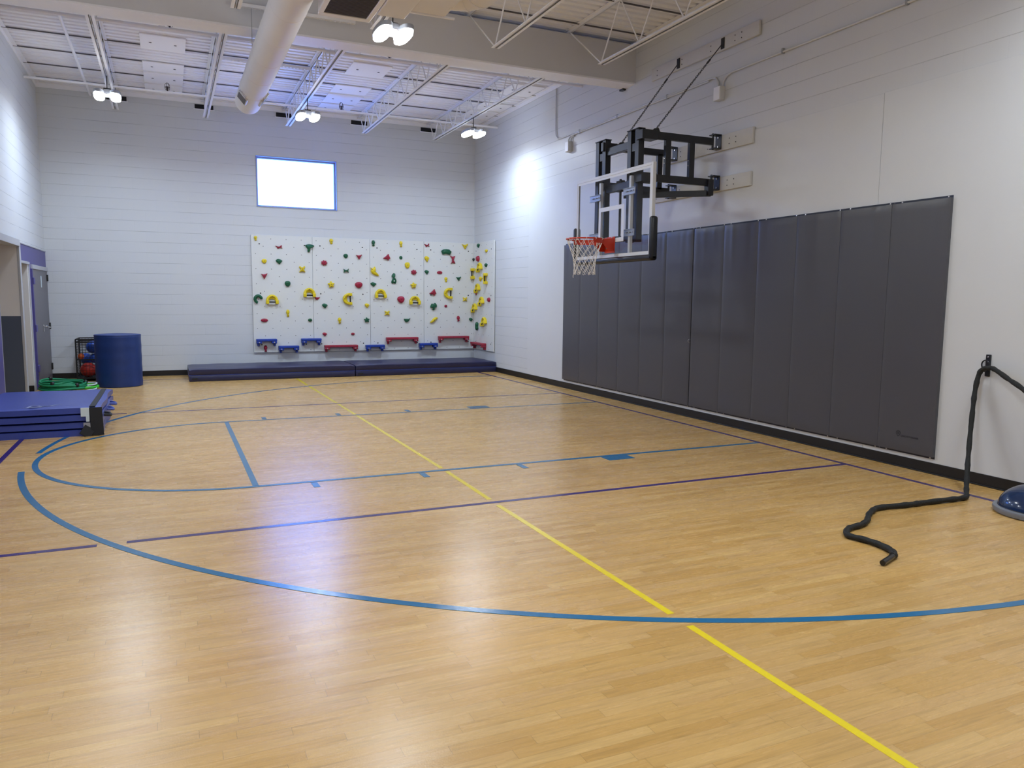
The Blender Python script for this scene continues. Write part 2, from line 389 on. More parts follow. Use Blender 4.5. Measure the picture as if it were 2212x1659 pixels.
# ------------------------------------------------------------------ roof deck
ZD = 5.385
def deck(y0, y1):
    b = MB(); p = .1524; prof = []; y = y0
    while y < y1:
        for dy, z in ((0, 0), (.083, 0), (.097, .038), (.139, .038)):
            if y+dy < y1: prof.append((y+dy, z))
        y += p
    prof.append((y1, 0))
    V = [[b.bm.verts.new((x, yy, ZD+z)) for yy, z in prof] for x in (WX, 0)]
    for i in range(len(prof)-1): b.bm.faces.new((V[0][i], V[0][i+1], V[1][i+1], V[1][i]))
    return b
ce = struct(deck(YF, 0).build('ceiling', M['deck']), 'white corrugated steel roof deck', 'ceiling')
b = MB(); y = -.42
while y > YF:
    b.box(WX, 0, y-.012, y+.012, ZD-.014, ZD-.0005); y -= .9144
b.build('deck_seam', M['grille'], ce)
MB().box(WX-.2, .2, YF-.2, .2, ZT, ZT+.1).build('roof_slab', M['deck'], ce)
# ledger angles on the walls
b = MB(); b.box(-.012, 0, -6.2, 0, 5.31, ZD-.002); b.box(-.07, 0, -6.2, 0, ZD-.012, ZD-.002); b.box(-.012, 0, YF, -6.56, 5.31, ZD-.002); b.box(-.07, 0, YF, -6.56, ZD-.012, ZD-.002)
struct(b.build('trim_3', M['white_steel']), 'white steel ledger angle under the roof deck, right wall', 'trim')
b = MB(); b.box(WX, 0, -.012, 0, 5.30, ZD-.012); b.box(WX, 0, -.09, 0, 5.372, ZD-.002)
struct(b.build('trim_4', M['white_steel']), 'white steel ledger angle under the roof deck, back wall', 'trim')
b = MB(); b.box(WX, WX+.012, YF, 0, 5.31, ZD-.002); b.box(WX, WX+.07, YF, 0, ZD-.012, ZD-.002)
struct(b.build('trim_5', M['white_steel']), 'white steel ledger angle under the roof deck, left wall', 'trim')

# girder
g = thing('girder', 'deep steel girder spanning the gym under the roof deck', 'beam', (-4.25, -6.38, 4.77))
MB().box(WX, 0, -6.55, -6.54, 4.785, 5.312).build('girder_face', M['girder'], g)  # shade of the upright faces is put into their greyer colour
MB().box(WX, 0, -6.555, -6.235, 4.765, 4.787).build('bottom_flange', M['white_steel'], g)  # underside whiter than the faces: floor bounce put into the colour
MB().box(WX, 0, -6.25, -6.24, 4.787, 5.312).build('girder_face', M['girder'], g)
MB().box(WX, 0, -6.555, -6.235, 5.312, 5.325).build('top_plate', M['girder'], g)
MB().box(-.06, -.005, -6.30, -6.20, 4.74, 4.765).build('bearing_plate', M['steel_black'], g)
reparent(g)

# joists
JX = [-7.2, -5.675, -4.15, -2.625, -1.1]
def joist(x, y0, y1, zb, e0, e1, n, label, group):
    """top chord y0..y1 at the deck, bottom chord e0..e1 at zb (y1 nearest the back wall)"""
    t = thing('roof_joist', label, 'joist', (x, (y0+y1)/2, zb), group)
    zt = ZD-.003
    for nm, a, c, z in (('top_chord', y0, y1, zt), ('bottom_chord', e0, e1, zb+.04)):
        b = MB()
        for sx in (-1, 1):
            b.box(min(sx*.010, sx*.052), max(sx*.010, sx*.052), a, c, z-(.006 if nm[0] == 't' else .040), z-(0 if nm[0] == 't' else .034))
            b.box(min(sx*.010, sx*.015), max(sx*.010, sx*.015), a, c, z-.040, z)
        ob = b.build(nm, M['white_steel'], t); ob.location = (0, -(y0+y1)/2, -zb)
    ys = [e0+(e1-e0)*i/n for i in range(n+1)]
    z0, z1 = zb+.02, zt-.02
    segs = [((y0+.12, z1), (e0, z0)), ((e1, z0), (y1-.12, z1))]
    for i in range(n):
        m_ = (ys[i]+ys[i+1])/2
        segs += [((ys[i], z0), (m_, z1)), ((m_, z1), (ys[i+1], z0))]
    for (ya, za), (yb, zb_) in segs:
        MB().tube([(0, ya, za), (0, yb, zb_)], .010, 6).build('web_bar', M['white_steel'], t, smooth='auto', loc=(0, -(y0+y1)/2, -zb))
    for yy in (y0, y1):
        s = 1 if yy == y0 else -1
        MB().box(-.05, .05, min(yy, yy+s*.12), max(yy, yy+s*.12), 5.325, zt-.04).build('bearing_seat', M['white_steel'], t, loc=(0, -(y0+y1)/2, -zb))
    return t
names = ['nearest the left wall', 'left of the round duct', 'right of the round duct', 'fourth from the left wall', 'nearest the right wall']
for x, nm in zip(JX, names):
    joist(x, -6.36, 0, 4.95, -5.85, -.42, 9, 'white steel bar joist beyond the girder, ' + nm, 'far bay roof joists')
for x, nm in zip(JX, names):
    joist(x, -20.9, -6.40, 4.68, -20., -7.42, 14, 'deeper white bar joist in front of the girder, ' + nm, 'near bay roof joists')
# joist seat pockets in the back wall: flat plates with painted-in shade
for x, nm in zip(JX, names):
    t = thing('joist_pocket', 'painted shade of recess in back wall at the joist ' + nm, 'wall pocket', (x, -.004, 5.2), 'joist pockets in the back wall')
    MB().box(-.17, .17, -.006, .004, .0, .085).build('recess', M['pocketshade'], t)
    MB().box(-.19, .19, -.012, .004, -.012, .0).build('pocket_edge', M['white_steel'], t)

# acoustic panels under the deck
def acc(x0, x1, y0, y1, lab):
    t = thing('ceiling_panel', lab, 'ceiling panel', ((x0+x1)/2, (y0+y1)/2, ZD-.02), 'white acoustic panels under the deck')
    MB().box(-(x1-x0)/2, (x1-x0)/2, -(y1-y0)/2, (y1-y0)/2, 0, .018).build('board', M['accent'], t, bevel=.003)
    for sx in (-.55, .55):
        MB().lathe([(.02, -.004), (.02, .0)], 10).build('fastener', M['grille'], t, loc=(sx*(x1-x0)/2, .0, 0))
ys = [(-4.75, -4.1), (-3.75, -3.0), (-2.3, -1.75), (-1.62, -.95), (-.85, -.15)]
pos = ['first beyond the girder', 'second beyond the girder', 'third beyond the girder', 'fourth beyond the girder', 'against the back wall']
for (x0, x1, nm) in ((-6.70, -6.07, 'left column'), (-3.57, -2.92, 'middle column'), (-.72, -.10, 'right column')):
    for (y0, y1), p in zip(ys, pos):
        acc(x0, x1, y0, y1, 'white square acoustic panel in the %s, %s' % (nm, p))

# sprinkler pipes and heads
def pipe(y, z, lab):
    t = thing('sprinkler_pipe', lab, 'pipe', (-4.25, y, z), 'white sprinkler pipes')
    MB().tube([(-4.24, 0, 0), (4.24, 0, 0)], .021, 12).build('pipe_run', M['white_steel'], t, smooth='auto')
    for x in (-6.4, -3.4, -.9):
        MB().lathe([(.03, -.04), (.03, .04)], 14, Matrix.Rotation(PI/2, 4, 'Y')).build('coupling', M['white_steel'], t, smooth='auto', loc=(x+4.25, 0, 0))
    return t
PA = pipe(-4.95, 5.12, 'white sprinkler pipe crossing the joists just beyond the girder'); PB_ = pipe(-1.35, 5.14, 'white sprinkler pipe crossing the joists by the back wall')
def sprinkler(par, x, dz):
    b = MB()
    for k in range(4):
        an = k*PI/2+.4; c, s_ = math.cos(an)*.04, math.sin(an)*.04
        b.tube(smooth_path([(c*.6, s_*.6, 0), (c, s_, .03), (c, s_, .09), (c*.4, s_*.4, .12), (0, 0, .125)], 3), .004, 6)
    b.tube([(.04*math.cos(q), .04*math.sin(q), .05) for q in [k*PI/8 for k in range(16)]], .004, 6, closed=True)
    b.lathe([(.012, -.02), (.012, .05), (.024, .055), (.024, .062)], 12)
    o = b.build('sprinkler_head', M['brass'], par, smooth='auto', loc=(x+4.25, 0, dz)); o['label'] = 'small dark caged sprinkler head'
for x in (-6.3, -3.3, -.74): sprinkler(PA, x, .03)
for x in (-6.33, -3.28): sprinkler(PB_, x, .03)
tag(MB().tube([(-7.63, -6.2, 5.25), (-7.63, -.02, 5.25)], .022, 10).build('conduit', M['white_steel'], smooth='auto'), 'thin white pipe running toward the back wall, left of the first joist', 'pipe')

# slotted struts over the duct
def strut(y, z, lab):
    t = thing('slotted_strut', lab, 'strut', (-4.91, y, z), 'slotted struts carrying the duct')
    b = MB(); n = 26; L = 1.44
    b.box(-L/2, L/2, -.02, -.015, -.02, .02); b.box(-L/2, L/2, .015, .02, -.02, .02)
    for i in range(n):
        x = -L/2+L*(i+.5)/n; b.box(x-.012, x+.012, -.02, .02, -.022, -.018)
    b.build('channel', M['white_steel'], t)
strut(-6.62, 5.0, 'white slotted strut in front of the girder face'); strut(-3.3, 5.3, 'white slotted strut beyond the girder under the roof deck')

# round duct
DX, DZ, DR = -5.245, 4.50, .188
dt = thing('round_duct', 'large round white-painted air duct running toward the back wall', 'duct', (DX, -10, DZ))
prof = [(.001, -4.03), (DR*.9, -4.03), (DR*.985, -4.045), (DR, -4.06), (DR, -4.09)]
mt = Matrix.Translation((DX, 0, DZ)) @ Matrix.Rotation(-PI/2, 4, 'X')
y = -4.08
while y > -14:
    y2 = y-.85; prof += [(DR, y2+.03), (DR, y2+.012), (DR+.003, y2+.006), (DR+.003, y2-.006), (DR, y2-.012), (DR, y2-.03)]; y = y2
prof.append((DR, -16))
MB().lathe([(r_, yy) for r_, yy in prof], 48, mt, cap=False).build('duct_body', M['duct'], dt, smooth='auto')
for a in (140, 38):
    mt2 = Matrix.Translation((DX, -4.55, DZ)) @ Matrix.Rotation(math.radians(a), 4, 'Y')
    gb = MB().box(DR-.02, DR+.012, -.36, -.05, -.085, .085, mt2).build('side_grille', M['girder'], dt, bevel=.003)
    MB().box(DR+.006, DR+.016, -.34, -.07, -.07, .07, mt2).build('louvre', M['grille'], gb)
    MB().box(DR-.005, DR+.022, -.44, -.385, -.05, .05, mt2).build('grille_lever', M['screw'], dt, bevel=.004)
for yy in (-6.62, -9.0):
    for sx in (-1, 1):
        MB().tube([(DX+sx*DR*.98, yy, DZ), (DX+sx*DR*.98, yy, 5.0)], .004, 6).build('hanger_rod', M['galv'], dt)
reparent(dt)
# return air ductwork in the near bay
t = thing('return_air_box', 'square white return air duct with dark grille facing down', 'duct', (-4.78, -9.6, 4.28))
MB().box(-5.04, -4.56, -10.8, -8.78, 4.31, 4.64).build('casing', M['duct'], t, bevel=.01)
b = MB(); b.box(-5.04, -4.54, -8.84, -8.76, 4.285, 4.31); b.box(-4.59, -4.54, -10.8, -8.84, 4.285, 4.31); b.box(-5.05, -5.0, -10.8, -8.84, 4.285, 4.31)
b.build('flange', M['white_steel'], t, bevel=.004)
b = MB(); b.box(-5.0, -4.59, -10.8, -8.84, 4.297, 4.309)
y = -8.86
while y > -10.8:
    b.box(-5.0, -4.59, y-.004, y+.004, 4.288, 4.30); y -= .03
b.build('grille', M['grille'], t)
for x in (-5.02, -4.55):
    for y in (-8.9, -10.4): MB().box(x-.01, x+.01, y-.01, y+.01, 4.63, ZD-.001).build('hanger_strap', M['galv'], t)
reparent(t)
t = thing('branch_duct', 'white rectangular duct box with round elbow beside the near lamp', 'duct', (-4.1, -9.6, 4.28))
MB().box(-4.53, -4.25, -10.8, -9.0, 4.285, 4.63).build('casing', M['duct'], t, bevel=.01)
b = MB(); b.box(-4.25, -3.90, -9.72, -9.20, 4.30, 4.63); b.build('transition', M['duct'], t, bevel=.012)
MB().box(-4.25, -3.80, -9.20, -9.175, 4.29, 4.31).build('flange', M['white_steel'], t, bevel=.003)
pts = [(-4.02, -9.42, 4.51), (-3.94, -9.42, 4.51)] + [(-3.92+.24*math.sin(a), -9.66+.24*math.cos(a), 4.51) for a in [k*PI/16 for k in range(9)]] + [(-3.68, -10.3, 4.51), (-3.68, -13, 4.51)]
MB().tube(pts, .21, 32).build('elbow', M['duct'], t, smooth='auto')
for x in (-4.51, -4.27):
    for y in (-9.1, -10.4): MB().box(x-.01, x+.01, y-.01, y+.01, 4.62, ZD-.001).build('hanger_strap', M['galv'], t)
for k in (2, 5, 8, 11):
    p = Vector(pts[k]); q = (Vector(pts[k+1])-p).normalized() if k+1 < len(pts) else Vector((0, -1, 0))
    MB().tube([p-q*.012, p+q*.012], .216, 32).build('elbow_joint', M['duct'], t, smooth='auto')
reparent(t)

# ------------------------------------------------------------------ lamps
def lamp(x, y, z, top, label, power, color):
    t = thing('ceiling_lamp', label, 'lamp', (x, y, z), 'twin-lens LED ceiling lamps')
    for sx in (-1, 1):
        cx = sx*.115
        out = [(cx+.072*math.copysign(abs(math.cos(a))**.75, math.cos(a)), .235*math.copysign(abs(math.sin(a))**.75, math.sin(a))) for a in [2*PI*k/36 for k in range(36)]]
        hs = MB(); big = [((px-cx)*1.12+cx, py*1.04) for px, py in out]
        hs.prism(big, .012, .06); ho = hs.build('lamp_housing', M['lamp_body'], t, smooth='auto', bevel=.006)
        b = MB(); b.prism(out, -.028, .014)
        b.build('lens', M['lens'], t, smooth='auto', bevel=.01)
    MB().box(-.045, .045, -.12, .12, .01, .085).build('driver_box', M['lamp_body'], t, bevel=.008)
    MB().tube([(-.05, -.15, .0), (0, -.165, .006), (.05, -.15, 0)], .012, 8).build('sensor_bar', M['screw'], t, smooth='auto')
    MB().box(-.05, .05, -.03, .03, .085, .12).build('bracket', M['steel_black'], t, bevel=.004)
    MB().tube([(0, 0, .10), (0, 0, top-z)], .007, 8).build('stem', M['steel_black'], t)
    L = bpy.data.lights.new('lamp_light', 'AREA'); L.shape = 'RECTANGLE'; L.size = .36; L.size_y = .45; L.energy = power; L.color = color; L.spread = math.radians(166)
    lo = bpy.data.objects.new('lamp_light', L); COL.objects.link(lo); lo.parent = t; lo.location = (0, 0, -.04)
    return t
COOL, NEUT = (.64, .79, 1.), (.86, .935, 1.)
P = 34; PF = 50
lamp(-7.2, -2.75, 4.65, 4.96, 'bright twin lamp hanging near the left wall beyond the girder', PF, COOL)
lamp(-4.15, -2.75, 4.65, 4.96, 'bright twin lamp hanging over the middle, beyond the girder', PF, COOL)
lamp(-1.1, -2.75, 4.65, 4.96, 'bright twin lamp hanging near the right wall, beyond the girder', PF, COOL)
lamp(-4.15, -8.22, 4.39, 4.69, 'large bright twin lamp hanging on the near side of the girder', P, NEUT)
for x, y in ((-7.2, -8.22), (-7.2, -13.7), (-4.15, -13.7), (-1.1, -13.7), (-4.15, -18.6)):
    lamp(x, y, 4.39, 4.69, 'twin lamp out of the picture, over the %s' % {(-7.2, -8.22): 'left side near the girder', (-7.2, -13.7): 'left side near the viewer', (-4.15, -13.7): 'middle near the viewer', (-1.1, -13.7): 'right side near the viewer', (-4.15, -18.6): 'back of the room'}[(x, y)], P, NEUT)
# ------------------------------------------------------------------ court lines (thin tape on the floor)
TH = .0016
def strip(b, p, q, w):
    p, q = Vector((*p, 0)), Vector((*q, 0)); d = (q-p).normalized(); n = Vector((-d.y, d.x, 0))*w/2
    A = [p-n, q-n, q+n, p+n]; lo = [b.bm.verts.new(v+Vector((0, 0, 0))) for v in A]; hi = [b.bm.verts.new(v+Vector((0, 0, TH))) for v in A]
    b.bm.faces.new(hi); b.bm.faces.new(lo[::-1])
    for k in range(4): b.bm.faces.new((lo[k], lo[(k+1) % 4], hi[(k+1) % 4], hi[k]))
def arc(b, cx, cy, r, a0, a1, w, n=90):
    R_ = [(r-w/2), (r+w/2)]; rows = []
    for i in range(n+1):
        a = math.radians(a0+(a1-a0)*i/n); c, s_ = math.cos(a), math.sin(a)
        rows.append([b.bm.verts.new((cx+rr*c, cy+rr*s_, z)) for rr, z in ((R_[0], 0), (R_[0], TH), (R_[1], TH), (R_[1], 0))])
    for A, B in zip(rows, rows[1:]):
        for k in range(4): b.bm.faces.new((A[k], A[(k+1) % 4], B[(k+1) % 4], B[k]))
LN = [0]
def line(name, mt_, segs, label, w=.05, group='court lines'):
    global TH
    LN[0] += 1; TH = .0010+.00012*LN[0]
    b = MB()
    for s_ in segs:
        if len(s_) == 2: strip(b, s_[0], s_[1], w)
        else: arc(b, *s_, w)
    return tag(b.build(name, mt_), label, 'court line', group)
KY = -8.165
line('court_line', M['ty'], [((-4.185, -20), (-4.175, -13.645)), ((-4.172, -13.49), (-4.185, -11.26)), ((-4.18, -11.08), (-4.17, -10.02)), ((-4.17, -9.87), (-4.19, -6.42)), ((-4.19, -6.31), (-4.2, -5.2)), ((-4.2, -5.09), (-4.22, -2.75)), ((-4.225, -2.6), (-4.23, -1.4))], 'long yellow tape line running down the middle of the floor', .04)
line('court_line', M['tp'], [((-8.4, -11.18), (-6.93, -11.18)), ((-6.76, -11.175), (-.42, -11.17))], 'purple line crossing the floor nearest the viewer')
line('court_line', M['tp'], [((-7.9, -5.16), (-7.02, -5.16)), ((-6.82, -5.16), (-.42, -5.15))], 'purple line crossing the floor, farther from the viewer', .045)
line('court_line', M['tp'], [((-.42, -20), (-.42, -.75))], 'purple side line running beside the right wall')
line('court_line', M['tp'], [((-7.98, -20), (-7.98, -.75))], 'purple side line along the left, passing under the folded mats')
line('court_line', M['tp'], [((-7.98, -.78), (-.42, -.78))], 'thin purple end line in front of the back wall', .04)
A0 = math.degrees(math.asin((-8.165+6.02+8.165)/6.02))
line('court_line', M['tb'], [(-1.52, -8.316, 6.207, 90, 174.8), ((-1.52, -2.109), (-.45, -2.109))], 'blue three-point arc on the far side of the basket', .05)
line('court_line', M['tb'], [(-1.564, -7.9625, 6.189, 186.2, 270), ((-1.564, -14.1515), (-.45, -14.1515))], 'large blue three-point arc sweeping across the foreground', .052)
line('court_line', M['tb'], [((-.45, -6.36), (-5.86, -6.36))], 'blue key line on the far side of the basket', .04, 'free throw key lines')
line('court_line', M['tb'], [((-.45, -9.96), (-5.86, -9.96))], 'blue key line on the near side of the basket', .05, 'free throw key lines')
line('court_line', M['tb'], [((-5.84, -6.395), (-5.84, -9.93))], 'short blue free throw line joining the two key lines', .05, 'free throw key lines')
line('court_line', M['tb'], [(-5.86, -8.16, 1.80, 90, 270)], 'blue half circle at the head of the key', .05, 'free throw key lines')
nm = ['farthest from the hoop', 'second from the hoop', 'closest to the hoop']
for i, x in enumerate((-5.37, -4.405, -3.43)):
    w_ = [((x, -10.0), (x, -10.17))]; line('court_mark', M['tb'], w_, 'small blue lane mark on the near key line, ' + ['leftmost', 'middle one', 'rightmost small one'][i], .055, 'lane marks')
    line('court_mark', M['tb'], [((x, -6.15), (x, -6.31))], 'small blue lane mark on the far key line, ' + ['leftmost', 'middle one', 'rightmost small one'][i], .055, 'lane marks')
line('court_mark', M['tb'], [((-2.36, -10.0), (-2.36, -10.16))], 'wide blue block mark on the near key line', .30, 'lane marks')
line('court_mark', M['tb'], [((-2.36, -6.15), (-2.36, -6.31))], 'wide blue block mark on the far key line', .30, 'lane marks')

# ------------------------------------------------------------------ wall pads
PZ0, PZ1, PT, PWD, PY0 = .162, 2.526, .05, .612, -4.4685
ordn = ['first', 'second', 'third', 'fourth', 'fifth', 'sixth', 'seventh', 'eighth', 'ninth', 'tenth', 'eleventh', 'twelfth']
def pad(k):
    rnd = random.Random(100+k)
    ya = PY0-k*PWD; yb = ya-PWD
    gap0 = .010 if k == 6 else .0015; gap1 = .008 if k == 5 else .0015
    ya -= gap0; yb += gap1
    lab = 'tall grey vinyl wall pad, %s from the far end of the row' % ordn[k]
    if k == 11: lab = 'tall grey vinyl wall pad with printed badge, nearest the viewer'
    if k == 0: lab = 'tall grey vinyl wall pad at the far end, beneath the hoop net'
    t = thing('wall_pad', lab, 'wall pad', (0, (ya+yb)/2, PZ0), 'grey wall pads')
    nx, nz = 22, 60; b = MB(); G = []
    cre = [(rnd.uniform(.05, .95), rnd.uniform(-.25, .25), rnd.uniform(.25, .8), rnd.uniform(.002, .0045), rnd.choice((-1, 1))) for _ in range(4)]
    for j in range(nz+1):
        row = []
        v = j/nz; z = PZ0+(PZ1-PZ0)*v
        for i in range(nx+1):
            u = i/nx; y = ya+(yb-ya)*u
            du = min(u, 1-u)*PWD; dv = min(v, 1-v)*(PZ1-PZ0)
            e = 1-math.exp(-min(du, dv)/.008)
            d_ = PT*(.90+.10*e)
            for cu, sl, ln, am, sg in cre:
                dist = (u-cu-sl*(1-v)); d_ += sg*am*math.exp(-(dist/.05)**2)*max(0, 1-(1-v)*(PZ1-PZ0)/ln)*e
            d_ += .002*math.sin(u*PI)*e
            row.append(b.bm.verts.new((-d_, y-(ya+yb)/2, z-PZ0)))
        G.append(row)
    for j in range(nz):
        for i in range(nx): b.bm.faces.new((G[j][i], G[j+1][i], G[j+1][i+1], G[j][i+1]))
    # sides back to the wall
    ring = [G[0][i] for i in range(nx+1)]+[G[j][nx] for j in range(1, nz+1)]+[G[nz][i] for i in range(nx-1, -1, -1)]+[G[j][0] for j in range(nz-1, 0, -1)]
    bk = [b.bm.verts.new((-.010, v.co.y, v.co.z)) for v in ring]; n = len(ring)
    for i in range(n): b.bm.faces.new((ring[i], ring[(i+1) % n], bk[(i+1) % n], bk[i]))
    b.build('padding', M['pad'], t, smooth='auto')
    MB().box(-.012, -.0085, -(PWD-.004)/2, (PWD-.004)/2, -.022, PZ1-PZ0+.022).build('backing_board', M['padback'], t)
    for yy in (-.26, .22):
        for z in (-.012, PZ1-PZ0+.012):
            MB().lathe([(.009, 0), (.008, .004), (.003, .006)], 10, Matrix.Rotation(-PI/2, 4, 'Y')).build('screw', M['screw'], t, smooth='auto', loc=(-.012, yy, z))
    if k == 11:
        mk = Matrix(((0, 0, -1, -.0535), (-1, 0, 0, 0), (0, 1, 0, 0), (0, 0, 0, 1)))
        # badge: shield drop with ring, then lettering
        bb = MB(); cy = .055; cz = .155
        drop = [(cy0*.9, cz0*.74) for cy0, cz0 in [(.0, -.045), (.018, -.025), (.028, -.002), (.026, .018), (.013, .032), (0, .036), (-.013, .032), (-.026, .018), (-.028, -.002), (-.018, -.025)]]
        inner = [(x*.78, y*.78) for x, y in drop]
        def ringpoly(bm_, P, Q, dx, dz):
            for i in range(len(P)):
                j = (i+1) % len(P)
                vs = [bm_.verts.new(mk @ Vector((x+dx, y+dz, .0))) for x, y in (P[i], P[j], Q[j], Q[i])]
                bm_.faces.new(vs)
        ringpoly(bb.bm, drop, inner, -.066, .171)
        c1 = [(.013*math.cos(a), .013*math.sin(a)+.003) for a in [2*PI*q/20 for q in range(20)]]; c2 = [(x*.62, (y-.003)*.62+.003) for x, y in c1]
        ringpoly(bb.bm, c1, c2, -.066, .171)
        c3 = [(.004*math.cos(a), .004*math.sin(a)+.003) for a in [2*PI*q/12 for q in range(12)]]
        ringpoly(bb.bm, c3, [(0, .003)]*12, -.066, .171)
        bb.build('badge', M['logo'], t)
        cu = bpy.data.curves.new('lettering', 'FONT'); cu.body = 'SAROTTHAWER'; cu.size = .0265; cu.extrude = .0003
        to = bpy.data.objects.new('lettering_source', cu); COL.objects.link(to); bpy.context.view_layer.update()
        me = bpy.data.meshes.new_from_object(to); bpy.data.objects.remove(to); me.materials.clear(); me.materials.append(M['logo'])
        me.transform(Matrix(((0, 0, -1, -.0532), (-1, 0, 0, .038), (0, 1, 0, .141), (0, 0, 0, 1))))
        to = bpy.data.objects.new('lettering', me); COL.objects.link(to); to.parent = t
    return t
for k in range(12): pad(k)
hk = thing('pad_hook', 'tiny metal hook in the gap between the middle wall pads', 'hook', (-.052, PY0-6*PWD, 1.03), None)
MB().tube(smooth_path([(.02, -.004, .03), (-.012, -.002, .035), (-.03, 0, .015), (-.012, .004, -.01), (.015, .004, -.012)], 4), .0035, 8).build('hook_wire', M['screw'], hk, smooth=True)

# ------------------------------------------------------------------ climbing boards
T4 = 1.2192
pn = ['leftmost', 'second from left', 'third from left', 'rightmost back-wall']
PB, PTOP = .425, 2.827
def climb_panel(k):
    x0 = -4.877+k*T4
    t = thing('climbing_board', '%s white dotted climbing board on the back wall' % pn[k], 'climbing board', (x0+T4/2, 0, PB), 'white climbing boards')
    MB().box(-T4/2+.0025, T4/2-.0025, -.036, -.012, 0, PTOP-PB).build('board', M['climb'], t, bevel=.003)
    MB().box(-T4/2+.02, T4/2-.02, -.012, 0, .03, PTOP-PB-.03).build('mounting_frame', M['padback'], t)
    for bx, bz in [(x, z) for x in (-T4/2+.16, T4/2-.16) for z in (.16, 1.22, 2.22)]:
        MB().lathe([(.014, 0), (.013, .003)], 12, Matrix.Rotation(PI/2, 4, 'X')).build('mounting_bolt', M['steel_black'], t, loc=(bx, -.036, bz))
for k in range(4): climb_panel(k)
t = thing('climbing_board', 'white dotted climbing board on the right wall at the corner', 'climbing board', (0, -.04-T4/2, PB), 'white climbing boards')
MB().box(-.036, -.012, -T4/2+.0025, T4/2-.004, 0, PTOP-PB).build('board', M['climb'], t, bevel=.003)
MB().box(-.012, 0, -T4/2+.02, T4/2-.02, .03, PTOP-PB-.03).build('mounting_frame', M['padback'], t)
for by, bz in [(y, z) for y in (-T4/2+.16, T4/2-.16) for z in (.16, 1.22, 2.22)]:
    MB().lathe([(.014, 0), (.013, .003)], 12, Matrix.Rotation(-PI/2, 4, 'Y')).build('mounting_bolt', M['steel_black'], t, loc=(-.036, by, bz))
